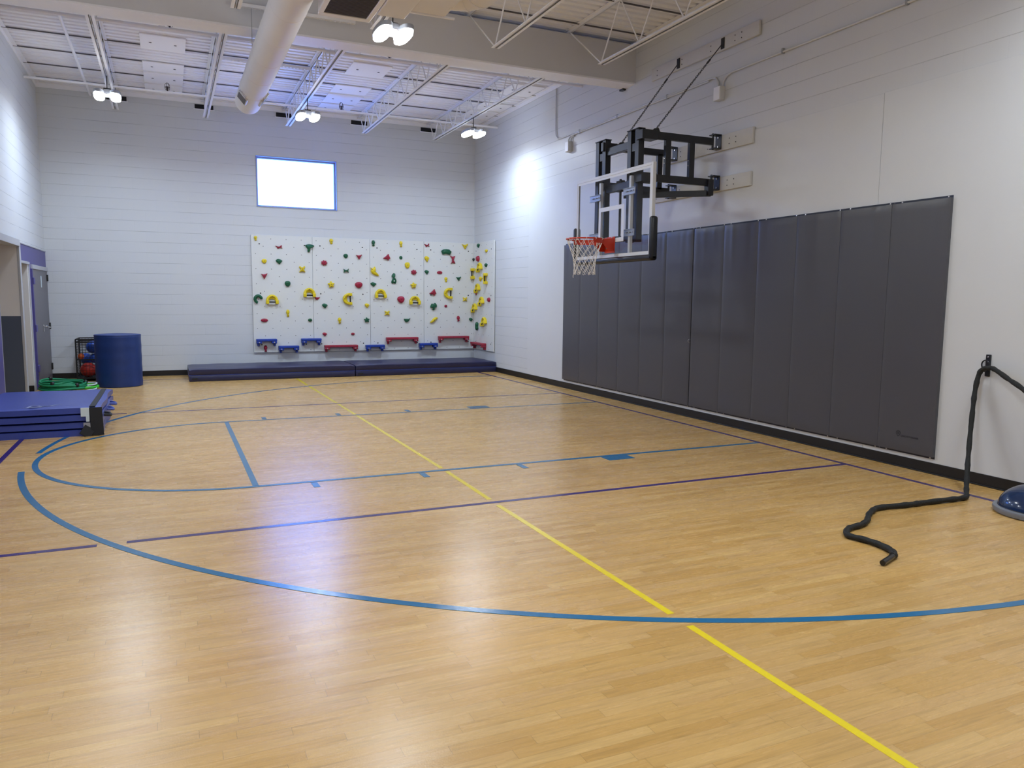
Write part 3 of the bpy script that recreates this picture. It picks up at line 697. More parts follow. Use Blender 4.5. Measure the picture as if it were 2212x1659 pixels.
HOLDS = [
('B','y','knob',-4.788,2.753,0.08,0.089,0),
('B','r','fish',-4.334,2.595,0.134,0.071,0),
('B','g','funnel',-3.714,2.59,0.163,0.152,0),
('B','y','blob',-4.629,2.298,0.097,0.089,0),
('B','g','wedge',-4.336,2.296,0.123,0.101,0),
('B','y','frog',-3.872,2.153,0.119,0.122,0),
('B','r','tri',-4.636,1.994,0.115,0.113,0),
('B','g','blob',-4.174,1.847,0.113,0.12,0),
('B','g','crescent',-4.766,1.521,0.161,0.173,0),
('B','Y','handle',-4.494,1.511,0.25,0.181,0),
('B','Y','handle',-3.738,1.658,0.248,0.184,0),
('B','y','knob',-4.184,1.234,0.089,0.14,0),
('B','r','oval',-4.656,1.089,0.133,0.073,0),
('B','g','oval',-3.731,1.09,0.079,0.068,0),
('B','y','knob',-3.264,2.746,0.098,0.104,0),
('B','r','flower',-3.416,2.295,0.128,0.11,0),
('B','g','blob',-2.96,2.453,0.094,0.093,0),
('B','r','tri',-2.676,2.44,0.12,0.106,0),
('B','g','bow',-2.957,2.143,0.107,0.087,0),
('B','y','star',-3.279,1.843,0.136,0.136,0),
('B','r','blob',-2.688,1.843,0.159,0.131,0),
('B','r','boat',-3.573,1.552,0.103,0.062,0),
('B','Y','handle',-2.932,1.542,0.175,0.252,90),
('B','g','wedge',-3.42,1.39,0.11,0.099,0),
('B','y','wedge',-2.514,1.4,0.096,0.095,0),
('B','y','knob',-3.113,1.078,0.094,0.119,0),
('B','g','star',-2.522,1.089,0.123,0.108,0),
('B','r','wedge',-3.431,0.786,0.093,0.075,0),
('B','r','oval',-2.829,0.79,0.076,0.051,0),
('B','r','knob',-4.648,0.504,0.093,0.127,0),
('B','g','knob',-2.361,2.741,0.096,0.119,0),
('B','y','knob',-1.746,2.747,0.092,0.121,0),
('B','r','cone',-2.068,2.452,0.151,0.133,0),
('B','g','oval',-1.748,2.452,0.066,0.077,0),
('B','y','blob',-1.603,2.293,0.113,0.134,0),
('B','y','boot',-2.342,2.142,0.168,0.189,0),
('B','r','flower',-1.456,2.143,0.128,0.109,0),
('B','g','eight',-1.913,1.999,0.112,0.217,0),
('B','g','wedge',-2.368,1.857,0.123,0.095,0),
('B','y','star',-1.464,1.852,0.135,0.129,0),
('B','Y','handle',-2.215,1.656,0.261,0.191,0),
('B','r','blob',-1.754,1.539,0.16,0.148,0),
('B','Y','handle',-1.439,1.516,0.264,0.189,0),
('B','y','frog',-2.068,1.242,0.112,0.096,0),
('B','g','boat',-1.617,1.086,0.135,0.091,0),
('B','r','fish',-1.153,2.746,0.115,0.078,0),
('B','y','tri',-0.251,2.75,0.135,0.118,0),
('B','g','bean',-0.701,2.601,0.23,0.118,0),
('B','y','wedge',-1.154,2.44,0.103,0.123,0),
('B','r','bow',-0.543,2.439,0.163,0.112,90),
('B','g','wedge',-1.157,2.149,0.096,0.091,0),
('B','r','oval',-0.852,2.149,0.117,0.071,0),
('B','y','knob',-0.706,1.995,0.091,0.105,0),
('B','g','tri',-0.403,2.021,0.114,0.093,0),
('B','r','cone',-1.017,1.702,0.152,0.138,0),
('B','Y','handle',-0.652,1.687,0.171,0.274,90),
('B','y','frog',-0.245,1.558,0.1,0.087,0),
('B','g','mush',-1.001,1.388,0.146,0.151,0),
('B','r','oval',-0.706,1.399,0.063,0.059,0),
('B','r','knob',-0.408,1.112,0.093,0.12,0),
('B','y','banana',-0.995,1.085,0.229,0.159,0),
('B','g','wedge',-0.098,1.089,0.087,0.081,0),
('S','g','wedge',-0.363,2.756,0.13,0.087,0),
('S','y','blob',-0.829,2.618,0.13,0.07,0),
('S','r','oval',-0.349,2.466,0.13,0.128,0),
('S','k','wedge',-0.069,2.458,0.104,0.07,0),
('S','Y','handle',-0.469,2.273,0.311,0.175,20),
('S','Y','handle',-0.047,2.141,0.259,0.192,90),
('S','g','wedge',-0.823,2.306,0.143,0.082,0),
('S','y','wedge',-0.508,2.012,0.13,0.099,0),
('S','Y','handle',-0.821,2.013,0.221,0.215,90),
('S','Y','handle',-0.35,1.811,0.285,0.192,20),
('S','r','wedge',-0.224,1.686,0.104,0.058,0),
('S','r','oval',-0.998,1.552,0.117,0.099,0),
('S','Y','handle',-0.585,1.517,0.311,0.175,20),
('S','Y','handle',-0.173,1.367,0.285,0.175,20),
('S','Y','handle',-0.744,1.07,0.341,0.186,20),
('S','g','bean',-0.327,0.95,0.178,0.1,90),
]

def lobes(n, amp, ph=0, pw=1.):
    return [((1-amp+amp*math.cos(n*(a-ph)))*math.cos(a), (1-amp+amp*math.cos(n*(a-ph)))*math.sin(a)) for a in [2*PI*i/48 for i in range(48)]]
def polysm(P):
    pts = smooth_path([(x, y, 0) for x, y in P+[P[0]]], 6)[:-1]; return [(p.x, p.y) for p in pts]
SH = dict(
    knob=polysm([(-.7, .3), (-.45, .85), (0, 1), (.5, .85), (.75, .3), (.5, -.2), (.35, -.45), (.55, -.85), (.1, -1), (-.45, -.85), (-.25, -.45), (-.55, -.15)]),
    fish=polysm([(-1, .55), (-.3, .2), (.3, .25), (.75, 1), (.9, .4), (.7, .0), (1, -.7), (.4, -.5), (-.3, -1), (-.5, -.35)]),
    funnel=polysm([(-1, .8), (0, 1), (1, .75), (.9, .35), (.25, 0), (.1, -.5), (-.1, -1), (-.5, -.9), (-.5, -.2), (-.9, .3)]),
    blob=lobes(3, .06, .6), wedge=polysm([(-1, .5), (-.3, 1), (.5, .75), (1, .3), (.6, -.3), (.15, -1), (-.3, -.6), (-.8, -.1)]),
    frog=polysm([(-.8, 1), (-.2, .6), (.2, .6), (.7, 1), (.95, .6), (.55, .1), (.7, -.5), (1, -.95), (.3, -.8), (-.3, -.8), (-1, -.95), (-.6, -.3), (-.6, .1), (-.95, .5)]),
    tri=polysm([(-1, .75), (-.3, .6), (.4, .7), (1, .95), (.75, .3), (.35, -.4), (.05, -1), (-.3, -.5), (-.6, .1)]),
    crescent=None, banana=None, bean=None, boot=polysm([(-1, .8), (-.4, .65), (.1, 1), (.3, .3), (.25, -.2), (1, -.7), (.9, -1), (.2, -.85), (-.5, -.55), (-.9, 0), (-.75, .4)]),
    oval=lobes(2, .03), flower=lobes(7, .13), star=lobes(5, .2, .4), bow=polysm([(-1, .8), (-.4, .35), (.4, .35), (1, 1), (.85, 0), (1, -.9), (.4, -.45), (-.4, -.4), (-.9, -1), (-.8, 0)]),
    boat=polysm([(-1, .6), (0, .55), (.75, .6), (1, 1), (.8, .1), (.3, -.8), (-.4, -1), (-.85, -.2)]),
    cone=polysm([(-1, -.3), (-.3, .25), (.45, 1), (.7, .4), (1, -.3), (.7, -.5), (.45, -1), (.1, -.65), (-.5, -.6)]),
    mush=polysm([(-.9, .2), (-.5, .8), (0, .75), (.5, 1), (1, .4), (.9, -.2), (.35, -.3), (.2, -1), (-.3, -.95), (-.3, -.35), (-.95, -.3)]),
    eight=polysm([(0, 1), (.5, .85), (.5, .45), (.3, .15), (.75, -.1), (1, -.5), (.6, -1), (0, -.9), (-.6, -1), (-.9, -.6), (-.5, -.1), (-.4, .1), (-.8, .35), (-.6, .7)]))
WORD = dict(knob='knob-shaped', fish='bow-tie shaped', funnel='funnel-shaped', blob='rounded', wedge='wedge-shaped', frog='forked', tri='three-cornered', crescent='crescent', banana='banana-shaped', bean='bean-shaped', boot='boot-shaped', oval='small oval', flower='flower-shaped', star='star-shaped', bow='waisted', boat='cup-shaped', cone='cone-shaped', mush='mushroom-shaped', eight='figure-eight')
CN = dict(y='yellow', r='red', g='green', k='dark green')
def place(wall, u, z, rot):
    R_ = Matrix.Rotation(math.radians(rot), 4, 'Z')
    if wall == 'B': mt_ = Matrix(((1, 0, 0, 0), (0, 0, -1, 0), (0, 1, 0, 0), (0, 0, 0, 1))); loc = (u, -.036, z)
    else: mt_ = Matrix(((0, 0, -1, 0), (-1, 0, 0, 0), (0, 1, 0, 0), (0, 0, 0, 1))); loc = (-.036, u, z)
    return loc, mt_ @ R_
def panel_of(wall, u):
    if wall == 'S': return 'side climbing board'
    k = min(3, max(0, int((u+4.877)//T4))); return ['leftmost climbing board', 'second climbing board', 'third climbing board', 'fourth climbing board'][k]
rank = {}
for h in sorted(HOLDS, key=lambda h: -h[4]):
    key = (panel_of(h[0], h[3]), h[1]); rank.setdefault(key, []).append(h)
def wordy(h):
    L_ = rank[(panel_of(h[0], h[3]), h[1])]; i = L_.index(h)
    if len(L_) == 1: return 'the only one so coloured'
    if i == 0: return 'topmost'
    if i == len(L_)-1: return 'lowest'
    return ordn[i] + ' from top'
for h in HOLDS:
    wall, c, shp, u, z, w_, h_, rot = h
    loc, mt_ = place(wall, u, z, rot)
    if c == 'Y':
        t = thing('grip_handle', 'yellow %sgrip handle on the %s, %s' % ('upright ' if rot == 90 else 'arched ', panel_of(wall, u), wordy(h)), 'climbing grip', loc, 'yellow grip handles')
        w_, h_ = (.25, .18) if wall == 'B' else (.24, .17)
        b = MB(); R0 = w_/2-.03
        path = [(-R0, -.055, .045), (-R0, -.02, .035)] + [(-R0*math.cos(a), -.02+(h_-.05)*math.sin(a)*.78, .028) for a in [PI*k/12 for k in range(1, 12)]] + [(R0, -.02, .035), (R0, -.055, .045)]
        b.tube([mt_ @ Vector(p) for p in path], [.030]+[.030]+[.028]*11+[.030]+[.030], 12)
        out = [(-w_/2*math.cos(a), -.03+h_*.72*math.sin(a)) for a in [PI*k/20 for k in range(21)]]; inn = [(x*.5, -.03+(y+.03)*.36) for x, y in out]
        b.prism(out+inn[::-1], 0, .022, mt_)
        for sx in (-1, 1):
            b.box(sx*R0-.03, sx*R0+.03, -.085, -.005, 0, .085, mt_)
        b.build('handle_body', M['y'], t, smooth='auto', bevel=.008)
        MB().tube([mt_ @ Vector((-R0, -.045, .06)), mt_ @ Vector((R0, -.045, .06))], .015, 10).build('grip_bar', M['black'], t, smooth='auto')
        MB().lathe([(.008, .020), (.008, .06)], 10, mt_ @ Matrix.Translation((0, h_*.42, 0))).build('bolt', M['steel_black'], t)
        continue
    lab = '%s %s climbing hold on the %s, %s' % (CN[c], WORD[shp], panel_of(wall, u), wordy(h))
    t = thing('climbing_hold', lab, 'climbing hold', loc, 'coloured climbing holds')
    w_, h_ = w_*1.08, h_*1.08
    dp = min(.06, max(.028, .42*min(w_, h_)))
    b = MB()
    if shp in ('crescent', 'banana', 'bean'):
        if shp == 'crescent': P_ = [(.95*math.cos(a), .95*math.sin(a)) for a in [math.radians(q) for q in range(0, 266, 20)]]; rr = [.2]+[.3]*3+[.34]*6+[.3]*3+[.24]; rr = (rr+[.25]*20)[:len(P_)]
        elif shp == 'banana': P_ = [(-.9, -.85), (-.55, -.6), (-.15, -.2), (.15, .25), (.5, .6), (.85, .62)]; rr = [.14, .24, .36, .36, .3, .2]
        else: P_ = [(-.8, -.15), (-.4, .2), (0, .3), (.4, .2), (.8, -.2)]; rr = [.42, .5, .48, .52, .42]
        sc_ = (w_/2*.78, h_/2*.78)
        if shp == 'bean': sc_ = (w_/2, h_/2)
        b.tube([mt_ @ Vector((x*sc_[0], y*sc_[1], dp*.35)) for x, y in P_], [q*min(w_, h_)*(.5 if shp != 'bean' else .8)*1.1 for q in rr], 14)
    else:
        O_ = SH[shp]; lv = [(1.0, 0), (1.0, .25), (.9, .62), (.68, .9), (.38, 1.0), (.12, .93)]
        rings = [[b.bm.verts.new(mt_ @ Vector((x*s_*w_/2, y*s_*h_/2, zz*dp))) for x, y in O_] for s_, zz in lv]
        n = len(O_)
        for A, B in zip(rings, rings[1:]):
            for k in range(n): b.bm.faces.new((A[k], A[(k+1) % n], B[(k+1) % n], B[k]))
        b.bm.faces.new(rings[0][::-1]); b.bm.faces.new(rings[-1])
    b.build('hold_body', M[c], t, smooth=True)
    MB().lathe([(.008, dp*.75), (.008, dp*.97), (.003, dp)], 10, mt_).build('bolt', M['steel_black'], t)
    if shp == 'eight': MB().lathe([(.014, dp*.7), (.014, dp*1.01)], 12, mt_ @ Matrix.Translation((0, -h_*.24, 0))).build('eye', M['board_edge'], t)
# ledges
def ledge(wall, u, z, w_, c, lab):
    loc, mt_ = place(wall, u, z, 0)
    t = thing('foot_ledge', lab, 'foot ledge', loc, 'blue and red foot ledges')
    m_ = M['b'] if c == 'b' else M['ledge_r']
    b = MB(); b.box(-w_/2, w_/2, -.008, .042, 0, .12, mt_); b.build('step_bar', m_, t, bevel=.01)
    for sx in (-1, 1):
        cx = sx*(w_/2-.055)
        b = MB(); b.box(cx-.052, cx+.052, -.052, -.004, 0, .115, mt_); b.build('bracket', m_, t, bevel=.01)
        MB().box(cx+sx*.012-.022, cx+sx*.012+.022, -.105, -.045, .0, .06, mt_).build('prong', m_, t, bevel=.006)
        MB().lathe([(.012, .112), (.011, .120)], 12, mt_ @ Matrix.Translation((cx, -.028, 0))).build('bolt', M['screw'], t)
LD = [('b', -4.628, .666, .407, 'blue foot ledge, leftmost, above a round red hold'), ('b', -4.187, .518, .412, 'blue foot ledge set low, second from the left'), ('b', -3.723, .665, .414, 'blue foot ledge bridging the first and second boards'), ('r', -3.096, .518, .711, 'long red foot ledge low on the second board'), ('b', -2.356, .51, .414, 'blue foot ledge low beside the joint of second and third boards'), ('r', -1.745, .667, .719, 'long red foot ledge on the third board'), ('b', -1.141, .53, .427, 'blue foot ledge low on the fourth board'), ('r', -.537, .679, .726, 'long red foot ledge on the fourth board near the corner')]
for c, x, z, w_, lab in LD: ledge('B', x, z, w_, c, lab)
ledge('S', -.50, .545, .70, 'r', 'long red foot ledge on the side board around the corner')

# ------------------------------------------------------------------ crash mats by the climbing wall
def crash(x0, x1, lab):
    y0, y1, hh = -1.355, -.11, .232
    t = thing('crash_mat', lab, 'mat', ((x0+x1)/2, (y0+y1)/2, 0), 'navy crash mats')
    nx, ny = 40, 16; L_, W_ = x1-x0, y1-y0; b = MB(); rnd = random.Random(int(x0*10))
    ph = [rnd.uniform(0, 6) for _ in range(4)]
    G = [[b.bm.verts.new((-L_/2+L_*i/nx, -W_/2+W_*j/ny, hh-.012*math.exp(-min(i/nx, 1-i/nx)*L_/.04)-.012*math.exp(-min(j/ny, 1-j/ny)*W_/.04)+.003*math.sin(i*.6+ph[0])*math.sin(j*.7+ph[1]))) for i in range(nx+1)] for j in range(ny+1)]
    for j in range(ny):
        for i in range(nx): b.bm.faces.new((G[j][i], G[j][i+1], G[j+1][i+1], G[j+1][i]))
    ring = G[0]+[G[j][nx] for j in range(1, ny+1)]+G[ny][-2::-1]+[G[j][0] for j in range(ny-1, 0, -1)]
    prev = ring; n = len(ring)
    for zz, off in ((.13, .006), (.118, -.004), (.108, .005), (.012, .002), (0, -.006)):
        cur = []
        for v in ring:
            sx = 1+2*off/L_; sy = 1+2*off/W_; cur.append(b.bm.verts.new((v.co.x*sx, v.co.y*sy, zz)))
        for i in range(n): b.bm.faces.new((prev[i], cur[i], cur[(i+1) % n], prev[(i+1) % n]))
        prev = cur
    b.bm.faces.new(prev[::-1])
    b.build('mat_body', M['navy'], t, smooth='auto')
    b = MB(); e = .006
    b.box(-L_/2-e, L_/2+e, -W_/2-e-.001, -W_/2, .112, .120); b.box(L_/2, L_/2+e+.001, -W_/2, W_/2, .112, .120); b.box(-L_/2-e-.001, -L_/2, -W_/2, W_/2, .112, .120)
    b.build('zip_seam', M['mat_blue'], t)
    for sx in (-.97,):
        MB().box(sx*L_/2, sx*L_/2+.10, -W_/2-.022, -W_/2-.004, .045, .07).build('carry_handle', M['webbing'], t, bevel=.003)
crash(-6.15, -3.09, 'long navy crash mat lying left of its twin under the climbing wall')
crash(-3.065, -.02, 'long navy crash mat lying in the right corner under the climbing wall')

# ------------------------------------------------------------------ blue foam roll, ball cage, hoops
t = thing('foam_cylinder', 'upright dark blue vinyl foam cylinder by the back wall', 'foam roll', (-7.283, -1.58, 0))
pf = [(.34, 0), (.367, .008)]+[(.367+.002*math.sin(k*1.3), .02+.87*k/20) for k in range(21)]+[(.36, .902), (.33, .905), (.31, .898)]
MB().lathe(pf+[(.001, .895)], 64, cap=True).build('cylinder_body', M['cyl'], t, smooth='auto')
MB().tube([(.364*math.cos(a), .364*math.sin(a), .893) for a in [2*PI*k/64 for k in range(64)]], .007, 8, closed=True).build('piping', M['cyl'], t, smooth=True)

t = thing('ball_cage', 'black wire ball cage standing behind the blue foam cylinder', 'cage', (-7.6, -.36, 0))
cx0, cx1, cy0, cy1 = -8.02, -7.2, -.66, -.06
b = MB()
for x in (cx0, cx1):
    for y in (cy0, cy1): b.box(x-.012, x+.012, y-.012, y+.012, 0, .77)
for z in (.77, .72, .06, .40):
    for y in (cy0, cy1): b.box(cx0, cx1, y-.008, y+.008, z-.01, z+.01)
    for x in (cx0, cx1): b.box(x-.008, x+.008, cy0, cy1, z-.01, z+.01)
b.build('cage_frame', M['black'], t)
b = MB(); n = 16
for i in range(1, n):
    x = cx0+(cx1-cx0)*i/n
    for y in (cy0, cy1): b.box(x-.0025, x+.0025, y-.0025, y+.0025, .06, .77)
for i in range(1, 15):
    z = .06+.71*i/15
    for y in (cy0, cy1): b.box(cx0, cx1, y-.0025, y+.0025, z-.0025, z+.0025)
    for x in (cx0, cx1): b.box(x-.0025, x+.0025, cy0, cy1, z-.0025, z+.0025)
b.build('wire_mesh', M['black'], t)
MB().box(cx0, cx1, cy0, cy1, .05, .062).build('cage_floor', M['black'], t)
reparent(t)
def ball(x, y, z, r, m_, lab, sq=(1, 1, 1)):
    t = thing('ball', lab, 'ball', (x, y, z), 'balls in the wire cage')
    MB().ball((0, 0, 0), r, 28, sq).build('ball_body', m_, t, smooth=True)
    MB().lathe([(.006, r*.99*sq[2]), (.004, r*1.01*sq[2])], 8, Matrix.Rotation(.5, 4, 'X')).build('valve', M['black'], t)
ball(-7.85, -.49, .20, .135, M['ball_red'], 'large red ball at the bottom of the wire cage')
ball(-7.55, -.42, .20, .13, M['ball_blue'], 'dark blue ball low in the cage, beside the red one')
ball(-7.90, -.24, .39, .10, M['ball_blue'], 'small blue ball in the middle of the cage at its left')
ball(-7.955, -.52, .455, .055, M['ball_orange'], 'small orange ball high at the left edge of the cage')
ball(-7.76, -.49, .62, .115, M['ball_blue'], 'bright blue ball at the top of the cage')
ball(-7.74, -.47, .41, .09, M['ball_blue'], 'blue ball in the middle of the cage, under the top one')
ball(-7.46, -.30, .54, .12, M['ball_blue'], 'blue ball near the top of the cage, mostly behind the foam cylinder')
random.seed(5)
def hoop(cx, cy, z, r, rt, m_, lab, tilt=(0, 0), clips=0, wob=.008):
    t = thing('exercise_hoop', lab, 'hoop', (cx, cy, z), 'hoops piled on the floor')
    ph = random.uniform(0, 6)
    pts = [(r*math.cos(a), r*math.sin(a), tilt[0]*math.cos(a)+tilt[1]*math.sin(a)+wob*math.sin(3*a+ph)) for a in [2*PI*k/56 for k in range(56)]]
    MB().tube(pts, rt, 10, closed=True).build('ring', m_, t, smooth=True)
    for k in range(clips):
        a = ph+2*PI*k/clips; p = (r*math.cos(a), r*math.sin(a), tilt[0]*math.cos(a)+tilt[1]*math.sin(a)+.01)
        MB().ball(p, .034, 12, (1, 1, 1.1)).build('clip', M['black'], t, smooth=True)
hoop(-7.99, -2.22, .014, .385, .012, M['black'], 'black hoop at the very bottom of the pile', wob=.001)
hoop(-7.98, -2.21, .036, .38, .010, M['velcro'], 'thin white hoop showing at the base of the pile', wob=.001)
names5 = ['lowest', 'second lowest', 'middle', 'second highest', 'topmost']
for i in range(5):
    hoop(-8.09+.01*(i % 3), -2.24+.018*((i*2) % 5), .066+.022*i, .325-.006*(i % 2), .017, M['green_mesh'], 'dark green hoop in the floor pile, %s of the green ones' % names5[i], tilt=(-.006*i, .004*i), clips=(0, 0, 1, 1, 3)[i])
for i in range(3):
    hoop(-8.09+.012*i, -2.22, .075+.026*i, .25-.055*i, .02, M['green_mesh'], 'dark green coil inside the hoop pile, %s' % ['outer', 'middle', 'innermost'][i], wob=.006)
hoop(-7.86, -2.02, .05, .27, .022, M['lime_mesh'], 'bright lime green hoop inside the pile beside the blue cylinder', wob=.004)
hoop(-7.85, -1.97, .09, .24, .012, M['velcro'], 'pale thin hoop resting on the lime green one', wob=.004)

# ------------------------------------------------------------------ folded panel mats on the left
def fold_mat():
    x0, x1, y0, y1 = -8.44, -7.20, -6.84, -5.0
    t = thing('folded_mat', 'stack of folded royal blue tumbling mat on the floor at left', 'mat', ((x0+x1)/2, (y0+y1)/2, 0))
    n = 4; hh = .335; th = hh/n
    rnd = random.Random(3)
    for i in range(n):
        z0 = i*th; z1 = z0+th-.003; dx = rnd.uniform(-.02, .03) if i < n-1 else 0
        b = MB(); nx, ny = 24, 24
        X0, X1 = x0, x1+dx; Y0 = y0+rnd.uniform(0, .02); Y1 = y1
        def top(u, v):
            e = min(u, 1-u)*(X1-X0); f = min(v, 1-v)*(Y1-Y0)
            return z1-.011*math.exp(-e/.022)-.011*math.exp(-f/.022)+.002*math.sin(u*7+v*4+i)
        def bot(u, v):
            e = min(u, 1-u)*(X1-X0); f = min(v, 1-v)*(Y1-Y0)
            return z0+(.007*math.exp(-e/.022)+.007*math.exp(-f/.022) if i else 0)
        rip = lambda v: .012*math.sin(v*11+i)*(.3+v) if i < n else 0
        GT = [[b.bm.verts.new((X0+(X1-X0)*u+(rip(v) if u > .99 else 0), Y0+(Y1-Y0)*v, top(u, v))) for u in [k/nx for k in range(nx+1)]] for v in [k/ny for k in range(ny+1)]]
        GB = [[b.bm.verts.new((X0+(X1-X0)*u+(rip(v) if u > .99 else 0), Y0+(Y1-Y0)*v, bot(u, v))) for u in [k/nx for k in range(nx+1)]] for v in [k/ny for k in range(ny+1)]]
        for j in range(ny):
            for k in range(nx):
                b.bm.faces.new((GT[j][k], GT[j][k+1], GT[j+1][k+1], GT[j+1][k])); b.bm.faces.new((GB[j][k], GB[j+1][k], GB[j+1][k+1], GB[j][k+1]))
        def rg(G): return G[0]+[G[j][nx] for j in range(1, ny+1)]+G[ny][-2::-1]+[G[j][0] for j in range(ny-1, 0, -1)]
        A, B = rg(GT), rg(GB)
        for k in range(len(A)): b.bm.faces.new((A[k], B[k], B[(k+1) % len(A)], A[(k+1) % len(A)]))
        b.build('mat_panel', M['mat_blue'] if i in (3, 1) else M['navy'] if False else M['mat_blue'], t, smooth='auto')
    MB().box(x1-.115, x1-.055, y0+.01, y1-.02, hh-.004, hh+.001).build('velcro_strip', M['webbing'], t)
    b = MB()
    b.bar((x1-.05, y0-.012, hh-.01), (x1-.04, y0-.02, .005), .13, .012, (0, 1, 0)); b.bar((x1-.11, y0-.014, .10), (x1-.17, y0-.04, .006), .12, .012, (0, 1, 0))
    b.build('velcro_flap', M['webbing'], t, bevel=.004)
    b = MB(); b.box(x1-.20, x1-.115, y0-.016, y0-.004, hh-.11, hh-.012); b.box(x1-.15, x1-.115, y0-.02, y0-.006, hh-.17, hh-.10); b.build('white_tag', M['velcro'], t, bevel=.002)
    MB().bar((x1-.135, y0-.010, .155), (x1-.135, y0-.020, .06), .085, .006, (0, 1, 0)).build('grey_tag', M['galv'], t)
    for k in range(3):
        b = MB(); yy = y0+.35+.5*k
        b.tube(smooth_path([(x1+.0, yy-.1, .20), (x1+.06, yy-.07, .19), (x1+.075, yy, .18), (x1+.06, yy+.07, .19), (x1, yy+.1, .20)], 4), .016, 8)
        b.build('carry_loop', M['webbing'] if k == 0 else M['mat_blue'], t, smooth='auto')
    # swooping pale print on top
    b = MB()
    P_ = smooth_path([(-7.93, -6.72, hh), (-7.90, -6.60, hh), (-7.84, -6.60, hh), (-7.80, -6.70, hh), (-7.85, -6.76, hh), (-7.91, -6.74, hh), (-7.84, -6.70, hh), (-7.76, -6.64, hh), (-7.72, -6.66, hh), (-7.68, -6.58, hh), (-7.63, -6.54, hh)], 5)
    for p, q in zip(P_, P_[1:]):
        dd = (q-p).normalized(); nn = Vector((-dd.y, dd.x, 0))*.013; e_ = dd*.004
        vs = [b.bm.verts.new(Vector((v.x, v.y, hh+.0008))) for v in (p-nn-e_, q-nn+e_, q+nn+e_, p+nn-e_)]; b.bm.faces.new(vs)
    b.build('printed_mark', M['logo_w'], t)
    reparent(t)
fold_mat()

# ------------------------------------------------------------------ basketball hoop
CY = -8.05
BX = -1.27
t = thing('basketball_hoop', 'wall-mounted basketball hoop with glass backboard and black folding frame', 'basketball hoop', (0, CY, 2.1))
def part(b, name, m_, par=None, **k):
    return b.build(name, m_, par or t, **k)
y0, y1, z0, z1 = -8.965, -7.135, 2.10, 3.18
bb = part(MB().box(BX-.006, BX+.006, y0+.02, y1-.02, z0+.02, z1-.02), 'backboard_glass', M['bb_glass'])
b = MB(); fw = .034
for a in ((y0, y0+fw, z0, z1), (y1-fw, y1, z0, z1), (y0+fw, y1-fw, z1-fw, z1), (y0+fw, y1-fw, z0, z0+fw)): b.box(BX-.012, BX+.034, *a)
part(b, 'backboard_frame', M['bb_frame'], bevel=.004)
b = MB()
for a in ((y0+fw, y0+fw+.028, z0+fw, z1-fw), (y1-fw-.028, y1-fw, z0+fw, z1-fw), (y0+fw+.028, y1-fw-.028, z1-fw-.028, z1-fw), (y0+fw+.028, y1-fw-.028, z0+fw, z0+fw+.028)): b.box(BX-.0075, BX-.0062, *a)
b.build('white_border', M['bb_frame'], bb)
b = MB(); ty0, ty1, tz0, tz1, tw = CY-.305, CY+.305, 2.31, 2.765, .052
for a in ((ty0, ty0+tw, tz0, tz1), (ty1-tw, ty1, tz0, tz1), (ty0+tw, ty1-tw, tz1-tw, tz1), (ty0+tw, ty1-tw, tz0, tz0+tw)): b.box(BX-.0078, BX-.0062, *a)
b.build('target_square', M['bb_frame'], bb)
# black edge padding (bottom and corners)
b = MB(); b.box(BX-.036, BX+.058, y0-.04, y1+.04, z0-.05, z0+.022)
for yy in (y0-.04, y1-.03): b.box(BX-.036, BX+.058, yy, yy+.07, z0-.05, z0+.46)
part(b, 'edge_padding', M['steel_black'], bevel=.028, seg=3)
# rear steel frame and brackets of the backboard
b = MB()
for yy in (CY-.36, CY+.36): b.box(BX+.034, BX+.075, yy-.022, yy+.022, z0+.03, z1-.08)
part(b, 'backboard_rail', M['bb_frame'], bevel=.004)
for yy in (CY-.36, CY+.46):
    for z in (2.41, 2.91):
        b = MB(); s_ = -1; b.box(BX+.022, BX+.030, yy-.13, yy+.13, z-.04, z+.04); b.box(BX+.010, BX+.030, yy-.13, yy+.13, z+.036, z+.042); b.box(BX+.010, BX+.030, yy-.13, yy+.13, z-.042, z-.036)
        br = part(b, 'height_bracket', M['galv'])
        MB().box(BX+.018, BX+.0225, yy-.09, yy+.07, z-.006, z+.006).build('slot', M['steel_black'], br)
        for dy in (-.1, -.03, .04): MB().lathe([(.010, 0), (.008, .008)], 8, Matrix.Translation((BX+.018, yy+dy, z)) @ Matrix.Rotation(-PI/2, 4, 'Y')).build('bolt', M['screw'], br)
# masts
MX = -1.13
for ym in (-8.35, -7.575):
    b = MB()
    for dy in (-.085, .085): b.box(MX-.04, MX+.04, ym+dy-.042, ym+dy+.042, 2.30, 3.655)
    b.box(MX-.05, MX+.05, ym-.135, ym+.135, 3.655, 3.667)
    for z in (2.36, 3.10, 3.45): b.box(MX-.03, MX+.03, ym-.05, ym+.05, z-.05, z+.05)
    part(b, 'mast', M['steel_black'], bevel=.004)
for p_, q_, w2, h2 in (((MX+.01, -8.24, 3.50), (MX+.01, -7.69, 3.50), .06, .095), ((MX+.01, -8.24, 3.02), (MX+.01, -7.69, 3.02), .06, .095), ((MX-.01, -8.24, 2.36), (MX-.01, -7.69, 2.36), .06, .07)):
    part(MB().bar(p_, q_, w2, h2), 'cross_bar', M['steel_black'], bevel=.004)
part(MB().tube([(MX+.02, CY+.06, 2.36), (MX+.02, CY+.06, 3.12)], .016, 12), 'height_screw', M['steel_black'], smooth='auto')
part(MB().box(MX-.01, MX+.05, CY+.0, CY+.12, 2.96, 3.10), 'screw_block', M['steel_black'], bevel=.005)
